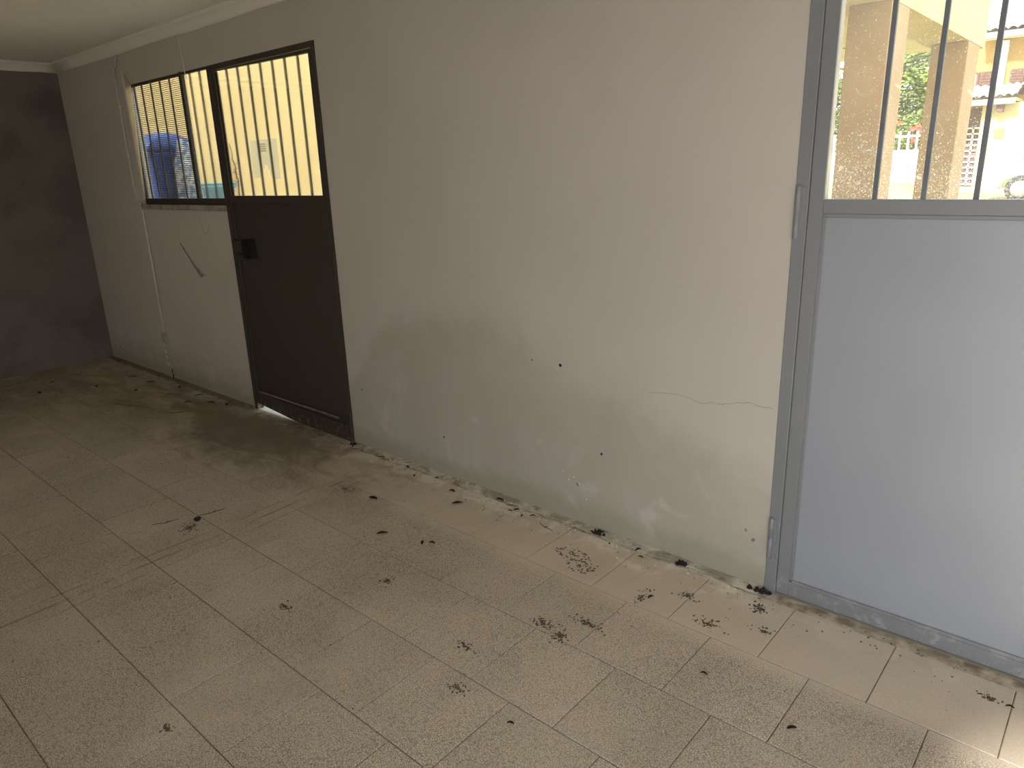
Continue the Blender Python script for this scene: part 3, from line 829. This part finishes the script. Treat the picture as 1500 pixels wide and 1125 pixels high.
# pebble and leaves, each one a thing
def pebble(x, y, r, lab, group=None):
    bm = bmesh.new(); bmesh.ops.create_icosphere(bm, subdivisions=2, radius=r)
    for v in bm.verts:
        v.co *= 1+0.28*noise.noise(v.co*60/1.0+Vector((x, y, 0)))
        v.co.z = max(v.co.z*0.62, -r*0.35)
        v.co += Vector((x, y, r*0.35+0.0003))
    for f in bm.faces: f.smooth = True
    return mesh_obj('pebble', bm, M['dark_speck'], label=lab, cat='pebble', group=group)
pebble(-3.205, 1.302, 0.017, 'round black pebble lying alone on the floor left of centre')
def leafbit(x, y, L, ang, lab, group=None):
    """curled dry leaf fragment"""
    o0 = Vector((0, 0, 0.0)); n = 7; bm = bmesh.new(); rows = []
    for i in range(n+1):
        t = i/n; ww = L*0.22*math.sin(math.pi*(0.08+0.86*t))*R(0.8, 1.15)
        lift = 0.004*math.sin(math.pi*t)
        row = []
        for j in (-1, 0, 1):
            row.append(bm.verts.new((L*(t-0.5), j*ww, 0.0008+lift+(0.0035*abs(j)))))
        rows.append(row)
    for a, b in zip(rows, rows[1:]):
        for j in range(2): bm.faces.new((a[j], a[j+1], b[j+1], b[j]))
    bmesh.ops.solidify(bm, geom=bm.faces[:], thickness=0.0008)
    o = mesh_obj('dry_leaf', bm, M['leaf_dry'], label=lab, cat='leaf', group=group)
    o.location = (x, y, 0.0008); o.rotation_euler = (0, 0, ang)
    return o
def twig(x, y, L, ang, lab, group=None, bend=0.3):
    pts = []
    for i in range(7):
        t = i/6-0.5
        pts.append((L*t, bend*L*t*t+R(-1, 1)*L*0.03, 0.0028+R(0, 0.001)))
    mb = MB().tube(pts, [0.0008, 0.0012, 0.0014, 0.0013, 0.0012, 0.001, 0.0005], 6)
    mb.tube([pts[3], (pts[3][0]+L*0.12, pts[3][1]+L*0.14, 0.004)], [0.0014, 0.0006], 5)
    o = mb.build('twig', M['leaf_dry'], label=lab, cat='twig', group=group)
    o.location = (x, y, 0.0); o.rotation_euler = (0, 0, ang)
    return o
leafbit(-2.385, 1.765, 0.050, 0.9, 'narrow black leaf fragment on the tiles, upper left of the star-shaped leaf bits')
leafbit(-2.175, 1.820, 0.032, 2.2, 'star-shaped dark leaf bit in mid floor, left one of a touching pair')
leafbit(-2.14, 1.845, 0.030, 0.3, 'thin dark leaf bit, right one of a touching pair in mid floor')
leafbit(-2.71, 1.97, 0.052, 0.2, 'thin dark leaf sliver lying flat on bare tiles in front of the brown door')
leafbit(-2.33, 2.19, 0.052, 0.9, 'dark oblong leaf piece near the pale dust at the wall foot')
leafbit(-0.53, 1.755, 0.030, 0.8, 'small triangular leaf bit on the tiles in the right foreground')
leafbit(-1.17, 1.26, 0.022, 0.5, 'tiny black triangular leaf bit in the centre foreground')
leafbit(-1.18, 2.075, 0.028, 1.2, 'dark rounded leaf below the trail of mud crumbs')
leafbit(-0.83, 1.81, 0.024, 0.1, 'small dark curled leaf on a foreground tile left of the grey door')
leafbit(-0.07, 2.235, 0.022, 0.2, 'small brown leaf bit at the right edge of the floor')
lab = 'small dark dry leaf fragment lying in the pale dust along the wall foot'
ORD = ['first', 'second', 'third', 'fourth', 'fifth', 'sixth', 'seventh', 'eighth', 'ninth', 'tenth', 'eleventh', 'twelfth', 'thirteenth', 'fourteenth']
for q_, (x, y, L, a) in enumerate(sorted(((-3.10, 2.34, .05, .6), (-2.87, 2.335, .04, 2.9), (-2.63, 2.33, .035, .4), (-2.19, 2.345, .055, .2), (-2.05, 2.31, .035, 1.0), (-2.07, 2.285, .028, .3),
                   (-1.99, 2.28, .03, 1.9), (-1.95, 2.31, .035, .7), (-1.64, 2.35, .045, 2.7), (-1.40, 2.345, .04, 1.2), (-1.36, 2.30, .03, .1), (-1.20, 2.34, .04, .5), (-2.75, 2.28, .04, 2.4), (-2.45, 2.27, .05, .1)))):
    leafbit(x, y, L*0.75, a, 'small dark dry leaf in the wall-foot dust, %s counted from the brown door' % ORD[q_], 'leaf fragments along the wall')
twig(-1.84, 2.26, 0.10, -0.25, 'thin curved dark twig in the pale dust at the wall foot')
twig(-2.10, 2.335, 0.06, 0.5, 'short bent twig against the wall foot in mid wall')
twig(-3.22, 1.39, 0.14, 1.35, 'long thin dark twig beside the black pebble', None, 0.1)
twig(-3.30, 1.19, 0.12, 1.2, 'broken thin twig left of the black pebble', None, 0.15)
twig(-5.40, 1.845, 0.30, 0.35, 'long dark twig on the dim floor below the window', None, 0.15)
twig(-4.92, 1.995, 0.16, 0.9, 'knotted dark twig on the dim floor left of the brown door', None, 0.4)
twig(-5.45, 2.15, 0.22, 0.3, 'dark curved twig near the wall below the socket strip', None, 0.3)
lab = 'dark dry leaf lying on the dim floor near the far corner'
for q_, (x, y, L) in enumerate(sorted(((-6.35, 1.55, .07), (-6.6, 1.72, .05), (-6.15, 1.9, .07), (-6.75, 1.35, .06), (-5.9, 2.22, .08), (-5.55, 2.3, .07), (-5.2, 2.28, .08), (-4.95, 2.25, .08), (-4.8, 2.3, .07), (-6.2, 2.2, .07), (-5.75, 2.05, .06), (-6.3, 1.1, .04), (-5.1, 2.15, .06)))):
    leafbit(x, y, L*0.8, R(0, 3), 'dark dry leaf on the dim floor, %s counted from the far dark wall' % ORD[q_], 'dry leaves in the far corner')
pb = 'dark rag-like clump of dirt at the wall foot, '
def clod(x, y, r, lab):
    bm = bmesh.new()
    for k in range(16):
        clump_bm(bm, x+random.gauss(0, r*0.5), min(y+random.gauss(0, r*0.28), YW-0.012), r*R(0.2, 0.5), R(0.006, 0.016))
    return mesh_obj('dirt_clump', bm, M['dark_speck'], label=lab, cat='dirt', kind='stuff')
clod(-1.205, 2.365, 0.022, 'blackish dirt clump in the wall angle, nearest to the grey door')
clod(-1.62, 2.365, 0.026, 'elongated dark dirt clump in the wall angle in the middle of the bare wall')
clod(-0.88, 2.365, 0.030, 'dark dirt heap in the corner where the wall meets the grey door frame')
clod(-3.40, 2.365, 0.022, 'dark dirt clump at the foot of the brown door hinge post')

# ------------------------------------------------------------------ outdoors: ground
gd = bmesh.new(); gx, gyn = 24, 30
gv = {}
for i in range(gx+1):
    for j in range(gyn+1):
        x = -60+90*i/gx; y = YW+WT+(120)*(j/gyn)**1.6
        gv[i, j] = gd.verts.new((x, y, -0.02+max(0, 0.0245*(y-4))))
for i in range(gx):
    for j in range(gyn): gd.faces.new((gv[i, j], gv[i+1, j], gv[i+1, j+1], gv[i, j+1]))
mesh_obj('ground', gd, M['ground'], kind='structure')
MB().box(-8.2, 4.5, YW+WT, 9.4, -0.10, 0.0).build('paved_yard', M['paving'], kind='structure')
MB().box(-20, 14, -16, YB-WT, -0.10, -0.01).build('forecourt', M['asphalt'], kind='structure')
MB().box(-16, -1.9, -5.3, -5.0, -0.1, 2.9).build('sky_block_wall', M['concrete'], kind='structure')  # unseen wall added to block low sky from the openings behind
def gz(y): return -0.02+max(0, 0.0245*(y-4))

# courtyard wall on the left, seen through the brown door
cw = MB().box(-8.5, -8.2, YW+WT, 11.0, -0.1, 3.3).build('courtyard_wall', M['yellow_wall'], kind='structure')
MB().box(-8.2, -8.196, YW+WT, 11.0, 2.64, 2.66).build('moulding', M['yellow_wall'], cw)
MB().box(XL-WT, XR+WT, YB-WT, YW+WT, ZC+0.1, 6.2).build('added_storey', M['yellow_wall'], kind='structure')  # unseen storey added to cast shade over the porch pillars
led = MB().box(-8.19, -6.82, YW+WT+0.02, 4.75, -0.02, 0.93).build('masonry_ledge', M['concrete'], bevel=0.01, label='low masonry ledge outside under the barred window', cat='ledge')

# blue wheelie bin on the ledge
bz = 0.93
bn = empty('wheelie_bin', (-7.35, 3.19, bz), label='blue plastic wheelie bin seen through the ribbed left window pane', cat='bin')
def loft(levels, mat, name, parent, rad=0.05, sub=4):
    """levels: (z, x0, x1, y0, y1) -> rounded rectangular loft"""
    mb = MB(); rings = []
    for z, x0, x1, y0, y1, r in levels:
        ring = []
        for cx, cy, a0 in ((x1-r, y1-r, 0), (x0+r, y1-r, 90), (x0+r, y0+r, 180), (x1-r, y0+r, 270)):
            for k in range(sub+1):
                a = math.radians(a0+90*k/sub); ring.append(mb.bm.verts.new((cx+r*math.cos(a), cy+r*math.sin(a), z)))
        rings.append(ring)
    n = len(rings[0])
    for a, b in zip(rings, rings[1:]):
        for k in range(n):
            f = mb.bm.faces.new((a[k], a[(k+1) % n], b[(k+1) % n], b[k])); f.smooth = True
    mb.bm.faces.new(rings[0][::-1]); mb.bm.faces.new(rings[-1])
    return mb.build(name, mat, parent)
loft([(bz+0.03, -7.56, -7.16, 3.11, 3.35, .05), (bz+0.10, -7.57, -7.15, 3.10, 3.37, .05), (bz+0.84, -7.62, -7.10, 3.03, 3.43, .06), (bz+0.86, -7.64, -7.08, 3.01, 3.45, .06), (bz+0.90, -7.64, -7.08, 3.01, 3.45, .06)], M['blue_plastic'], 'bin_body', bn)
loft([(bz+0.90, -7.65, -7.07, 3.01, 3.47, .06), (bz+0.955, -7.65, -7.07, 3.02, 3.47, .07), (bz+1.02, -7.63, -7.09, 3.06, 3.44, .09), (bz+1.06, -7.58, -7.14, 3.13, 3.37, .10), (bz+1.075, -7.5, -7.22, 3.21, 3.31, .04)], M['blue_plastic'], 'bin_lid', bn)
MB().tube([(-7.60, 3.01, bz+0.86), (-7.60, 2.92, bz+0.93), (-7.35, 2.91, bz+0.95), (-7.12, 2.92, bz+0.93), (-7.12, 3.01, bz+0.86)], 0.018, 8).build('bin_handle', M['blue_plastic'], bn)
for x in (-7.60, -7.12):
    MB().lathe((x-0.02, 3.07, bz+0.09), [(0.05, 0.0), (0.088, 0.004), (0.09, 0.02), (0.088, 0.036), (0.05, 0.04)], 20, axis='X').build('wheel', M['rubber'], bn)
# mottled shape added for the sun glint on the bin's right side
def lump(c, rx, ry, rz, mat, name, amp=0.22, **k):
    bm = bmesh.new(); bmesh.ops.create_icosphere(bm, subdivisions=4, radius=1)
    for v in bm.verts:
        p = v.co.copy(); q = 1+amp*noise.noise(p*2.3+Vector(c))+amp*0.5*noise.noise(p*6)
        v.co = Vector((c[0]+p.x*rx*q, c[1]+p.y*ry*q, max(c[2]+p.z*rz*q, bz+0.002)))
    for f in bm.faces: f.smooth = True
    return mesh_obj(name, bm, mat, **k)
lump((-6.94, 3.28, bz+0.46), 0.09, 0.12, 0.52, M['glint'], 'glint_lump', label='mottled pale sack standing right of the blue bin', cat='lump')
lump((-7.45, 2.80, bz+0.30), 0.12, 0.085, 0.42, M['black'], 'dark_lump', label='black sack at the left edge of the ribbed window pane', cat='lump')  # dark lumpy shape at the left edge of the pane
# teal storage box
tb = empty('storage_box', (-7.5, 3.78, bz), label='teal plastic storage box seen low through the middle window pane', cat='box')
loft([(bz, -7.70, -7.36, 3.65, 3.89, .02), (bz+0.54, -7.75, -7.31, 3.57, 3.95, .03), (bz+0.55, -7.77, -7.29, 3.55, 3.97, .03), (bz+0.585, -7.77, -7.29, 3.55, 3.97, .03)], M['teal_plastic'], 'box_body', tb)
loft([(bz+0.585, -7.78, -7.28, 3.54, 3.98, .03), (bz+0.60, -7.77, -7.29, 3.55, 3.97, .03)], M['teal_plastic'], 'box_lid', tb)
# dry vine on the courtyard wall
vp = [(-8.195, 4.42, 1.95), (-8.19, 4.44, 1.85), (-8.19, 4.43, 1.78), (-8.19, 4.46, 1.70), (-8.19, 4.45, 1.62), (-8.185, 4.47, 1.54), (-8.19, 4.46, 1.42), (-8.19, 4.46, 0.93)]
mb = MB().tube([(a+0.006, b, c) for a, b, c in vp], [0.003, 0.004, 0.005, 0.006, 0.006, 0.007, 0.008, 0.009], 6)
for k in range(14):
    z = R(1.4, 1.75); mb.tube([(-8.184, 4.455, z), (-8.182, 4.455+R(-.05, .05), z+R(0, 0.05))], 0.003, 5)
mb.build('dry_vine', M['shutter'], label='thin dry brown vine climbing the yellow courtyard wall', cat='vine')

# ------------------------------------------------------------------ porch with two pillars
po = empty('porch', (-1.45, 5.0, 0), label='beige rendered porch with two square pillars outside the grey door', cat='porch')
PX = -1.30
MB().box(PX-0.24, PX, 4.83, 5.20, -0.01, 2.42).build('pillar', M['porch'], po, bevel=0.006)
MB().box(PX-0.265, PX, 7.02, 7.46, -0.01, 2.42).build('pillar', M['porch'], po, bevel=0.006)
MB().box(PX-0.32, PX, YW+WT, 7.66, 2.42, 2.95).build('edge_beam', M['porch_beam'], po)
MB().box(-3.60, PX-0.32, 4.83, 5.20, 2.42, 2.95).build('cross_beam', M['porch_beam'], po)
MB().box(-3.60, PX-0.32, YW+WT, 9.2, 2.62, 2.72).build('porch_ceiling', M['porch_ceiling'], po)
for q in ([(-2.2, 7.4), (-2.05, 7.5), (-1.9, 7.46)], [(-1.9, 6.2), (-1.8, 6.3), (-1.72, 6.25)], [(-2.6, 8.1), (-2.3, 8.15), (-2.1, 8.3)]):
    MB().tube([(a, b, 2.6195) for a, b in q], 0.006, 5).build('ceiling_crack', M['shutter'], po)

# ------------------------------------------------------------------ neighbour's house
HY = 27.0
nh = empty('neighbour_house', (0, HY, gz(HY)), label='yellow two-storey house with brown shutters far outside the grey door window', cat='house')
MB().box(-5.6, 5.0, HY, HY+8, 0.3, 4.80).build('wall', M['house'], nh)
def tiled_roof(x0, x1, y0, z0, y1, z1, name, pitch=0.22, rows=9):
    bm = bmesh.new(); nx_ = int((x1-x0)/pitch*6); V_ = {}
    js = []
    for j in range(rows):
        js += [(j/rows, 0.05), ((j+1)/rows, 0.0)]
    for i in range(nx_+1):
        x = x0+(x1-x0)*i/nx_; wv = abs(math.sin(math.pi*(x-x0)/pitch))*0.07
        for k, (t, up) in enumerate(js):
            V_[i, k] = bm.verts.new((x, y0+(y1-y0)*t, z0+(z1-z0)*t+wv+up))
    for i in range(nx_):
        for k in range(len(js)-1):
            bm.faces.new((V_[i, k], V_[i+1, k], V_[i+1, k+1], V_[i, k+1])).smooth = False
    me = bpy.data.meshes.new(name); bm.to_mesh(me); bm.free(); me.materials.append(M['roof'])
    o = bpy.data.objects.new(name, me); COL.objects.link(o); o.parent = nh
    me.transform(Matrix.Translation(-nh.location)); return o
MB().poly([(-4.6, HY-0.75, 4.78), (-4.6, HY-0.75, 4.86), (-4.6, HY+3.6, 6.30), (-4.6, HY+8, 4.86), (-4.6, HY+8, 4.78)], (9.8, 0, 0)).build('roof_deck', M['white_paint'], nh)
tiled_roof(-4.6, 5.2, HY-0.72, 4.90, HY+3.6, 6.36, 'roof_tiles')
MB().box(-4.62, 5.2, HY-0.82, HY-0.70, 4.74, 4.90).build('gutter', M['gutter'], nh)
MB().tube([(-4.53, HY-0.5, 4.9), (-4.53, HY-0.5, 5.45), (-4.40, HY-0.5, 5.47)], 0.025, 6).build('vent_pipe', M['gutter'], nh)
def shuttered(x0, x1, z0, z1):
    wn = MB().box(x0, x1, HY-0.05, HY-0.005, z0, z1).build('window', M['shutter'], nh)
    wm = (x0+x1)/2
    MB().box(x0+0.06, wm-0.04, HY-0.06, HY-0.05, z0+0.06, z1-0.06).build('pane', M['pane'], wn)
    MB().box(wm+0.0, x1-0.06, HY-0.06, HY-0.05, z0+0.06, z1-0.06).build('pane', M['pane'], wn)
    for a, b in ((x0-0.36, x0-0.02), (x1+0.02, x1+0.36)):
        s_ = MB().box(a, b, HY-0.09, HY-0.04, z0, z1)
        for k in range(8): s_.box(a+0.03, b-0.03, HY-0.105, HY-0.09, z0+0.05+(z1-z0-0.1)*k/8, z0+0.05+(z1-z0-0.1)*(k+0.6)/8)
        s_.build('shutter', M['shutter'], nh)
shuttered(-5.15, -4.60, 3.20, 3.92)
shuttered(-3.45, -2.7, 3.20, 3.92)
shuttered(-1.2, -0.4, 3.20, 3.92)
MB().box(-4.22, -3.95, HY-0.16, HY, 0.6, 4.72).build('pilaster', M['white_paint'], nh)
# canopy over the entrance
MB().box(-5.10, -3.40, HY-1.3, HY, 2.98, 3.06).build('canopy_slab', M['house_pale'], nh)
MB().box(-5.10, -3.40, HY-1.40, HY-1.30, 2.90, 3.04).build('canopy_gutter', M['gutter'], nh)
tiled_roof(-5.10, -3.40, HY-1.36, 3.05, HY-0.02, 3.50, 'canopy_tiles', 0.2, 4)
MB().box(-3.86, -3.70, HY-1.25, HY, 2.70, 2.98).build('corbel', M['shutter'], nh)
MB().box(-4.25, -3.05, HY-0.9, HY-0.01, 0.5, 2.95).build('porch_wall', M['house_pale'], nh)
MB().box(-3.86, -3.62, HY-0.95, HY-0.88, 2.0, 2.25).build('meter_box', M['house'], nh)
MB().box(-5.02, -4.30, HY-0.06, HY-0.005, 0.62, 2.90).build('glass_door', M['shutter'], nh)
gw = MB()
for k in range(4):
    x = -5.02+0.72*k/3; gw.box(x-0.025, x+0.025, HY-0.12, HY-0.08, 0.62, 2.35)
for k in range(11):
    z = 0.66+1.66*k/10; gw.box(-5.02, -4.30, HY-0.12, HY-0.08, z-0.022, z+0.022)
gw.build('door_grille', M['white_paint'], nh)
MB().box(-5.5, -2.0, HY-1.6, HY-0.0, 0.40, 0.58).build('plinth', M['paving'], nh)

# white car at the right
cx, cy = -3.30, 22.0
car = empty('car', (cx+2, cy, gz(cy)), label='white parked car at the right edge of the view outside', cat='car')
zb = gz(cy)
prof = [(0.0, .32), (0.02, .75), (0.12, .88), (0.95, .98), (1.65, 1.42), (2.9, 1.46), (3.7, 1.02), (4.1, .95), (4.15, .35), (3.75, .28), (3.62, .52), (3.3, .62), (2.98, .52), (2.85, .26), (1.28, .26), (1.15, .52), (.85, .62), (.52, .52), (.38, .28)]
MB().poly([(cx+a, cy-0.82, zb+b) for a, b in prof], (0, 1.64, 0)).build('car_body', M['car_paint'], car, bevel=0.05, seg=3)
MB().poly([(cx+a, cy-0.84, zb+b) for a, b in ((1.12, 1.0), (1.68, 1.38), (2.85, 1.41), (3.45, 1.03))], (0, 0.03, 0)).build('side_window', M['car_glass'], car)
for wx in (0.85, 3.30):
    wh = MB().lathe((cx+wx, cy-0.84, zb+0.31), [(0.20, 0.0), (0.29, 0.0), (0.31, 0.02), (0.31, 0.18), (0.29, 0.20)], 24, axis='Y').build('wheel', M['rubber'], car)
    MB().lathe((cx+wx, cy-0.85, zb+0.31), [(0.19, 0.01), (0.19, 0.0), (0.06, -0.01)], 20, axis='Y').build('hubcap', M['gutter'], wh)
MB().box(cx-0.03, cx+0.10, cy-0.6, cy+0.6, zb+0.36, zb+0.48).build('bumper', M['rubber'], car, bevel=0.02)
MB().box(cx-0.01, cx+0.10, cy-0.78, cy-0.52, zb+0.66, zb+0.80).build('headlamp', M['car_glass'], car, bevel=0.02)

# picket fence on a low wall
FY = 30.0
zf = 0.86
pf = empty('picket_fence', (-9, FY, zf), label='white picket fence on a low white wall in front of the hedge', cat='fence')
lw = MB()
lw.box(-16, -5.7, FY, FY+0.18, 0.6, 1.78)
lw.build('low_wall', M['white_paint'], pf)
MB().box(-16, -5.7, FY-0.04, FY+0.02, 0.6, 0.95).build('kerb', M['paving'], pf)
for x in (-7.42, -7.14):
    MB().box(x-0.03, x+0.03, FY-0.012, FY+0.01, 1.10, 1.62).build('slit', M['gutter'], pf)
MB().box(-16, -5.7, FY+0.05, FY+0.10, 2.22, 2.29).build('rail', M['white_paint'], pf)
pmesh = None
for k in range(36):
    x = -15.9+0.285*k
    if pmesh is None:
        o = MB().box(x-0.035, x+0.035, FY+0.0, FY+0.05, 1.78, 2.42).build('picket', M['white_paint'], pf, bevel=0.012); pmesh = o.data; x_0 = x
    else:
        o = bpy.data.objects.new('picket', pmesh); COL.objects.link(o); o.parent = pf; o.location = (x-x_0, 0, 0)

# hedge and rose bush behind the fence
def foliage(c, rad, n, size, name, mat, parent):
    bm = bmesh.new()
    for k in range(n):
        while True:
            p = Vector((R(-1, 1), R(-1, 1), R(-1, 1)))
            if 0.35 < p.length < 1: break
        p = p*(1+0.18*noise.noise(p*3))
        q = Vector((c[0]+p.x*rad[0], c[1]+p.y*rad[1], c[2]+p.z*rad[2]))
        e = Matrix.Rotation(R(0, 6.28), 3, 'Z') @ Matrix.Rotation(R(-1.3, 1.3), 3, 'X')
        s_ = size*R(0.6, 1.3)
        vv = [bm.verts.new(q+e @ Vector(t)*s_) for t in ((-.5, 0, 0), (0, -.28, .08), (.5, 0, 0), (0, .28, .08))]
        bm.faces.new(vv)
    me = bpy.data.meshes.new(name); bm.to_mesh(me); bm.free(); me.materials.append(mat)
    o = bpy.data.objects.new(name, me); COL.objects.link(o); o.parent = parent
    if parent: me.transform(Matrix.Translation(-parent.location))
    return tag(o, kind='stuff')
def tree(x, y, rad, cz, n, size, name, lab, cat, group=None):
    t = empty(name, (x, y, gz(y)), label=lab, cat=cat, group=group)
    foliage((x, y, cz), rad, n, size, 'foliage', M['leaf'], t)
    mb = MB().tube([(x, y, gz(y)-0.05), (x+0.05, y, cz*0.6), (x, y, cz)], [0.16, 0.12, 0.05], 8)
    for k in range(5):
        a = R(0, 6.28); mb.tube([(x, y, cz*R(0.5, 0.8)), (x+rad[0]*0.6*math.cos(a), y+rad[1]*0.5*math.sin(a), cz+R(0, 0.5)*rad[2])], [0.06, 0.02], 6)
    mb.build('trunk', M['bark'], t)
    return t
tree(-8.0, 33.0, (1.5, 1.3, 2.6), 3.6, 9000, 0.20, 'hedge_tree', 'tall dense green tree behind the picket fence, between the porch pillars', 'tree')
tree(-11.7, 33.4, (1.5, 1.3, 2.4), 3.3, 7000, 0.22, 'hedge_tree', 'green tree behind the picket fence, showing left of the first porch pillar', 'tree')
tree(-7.6, 36.6, (1.3, 1.2, 2.0), 2.9, 2500, 0.20, 'hedge_tree', 'small green tree hidden mostly by the second porch pillar', 'tree')
rb = empty('flowering_shrub', (-7.3, 31.2, gz(31)), label='green shrub with red flowers just behind the picket fence', cat='shrub')
foliage((-7.3, 31.2, 1.9), (1.3, 0.6, 1.15), 3500, 0.15, 'foliage', M['leaf'], rb)
MB().tube([(-7.3, 31.2, 0.6), (-7.25, 31.2, 1.3), (-7.3, 31.2, 2.2)], [0.06, 0.05, 0.02], 6).build('stem', M['bark'], rb)
for x, y, z in ((-6.95, 30.55, 2.55), (-6.82, 30.5, 2.45), (-7.08, 30.5, 2.5), (-6.9, 30.5, 2.62), (-7.55, 30.6, 2.75), (-7.9, 30.6, 2.8), (-7.0, 30.5, 2.1), (-7.7, 30.6, 2.9)):
    bm = bmesh.new()
    for k in range(9):
        a = 2*math.pi*k/9; s_ = 0.09
        q = Vector((x, y, z)); d = Vector((math.cos(a), -0.5+0.3*(k % 2), math.sin(a)))*s_
        p = d.cross(Vector((0, 1, 0))).normalized()*0.04
        vv = [bm.verts.new(t) for t in (q, q+d*0.5+p, q+d, q+d*0.5-p)]
        bm.faces.new(vv)
    me = bpy.data.meshes.new('flower'); bm.to_mesh(me); bm.free(); me.materials.append(M['flower'])
    me.transform(Matrix.Translation(-rb.location))
    o = bpy.data.objects.new('flower', me); COL.objects.link(o); o.parent = rb
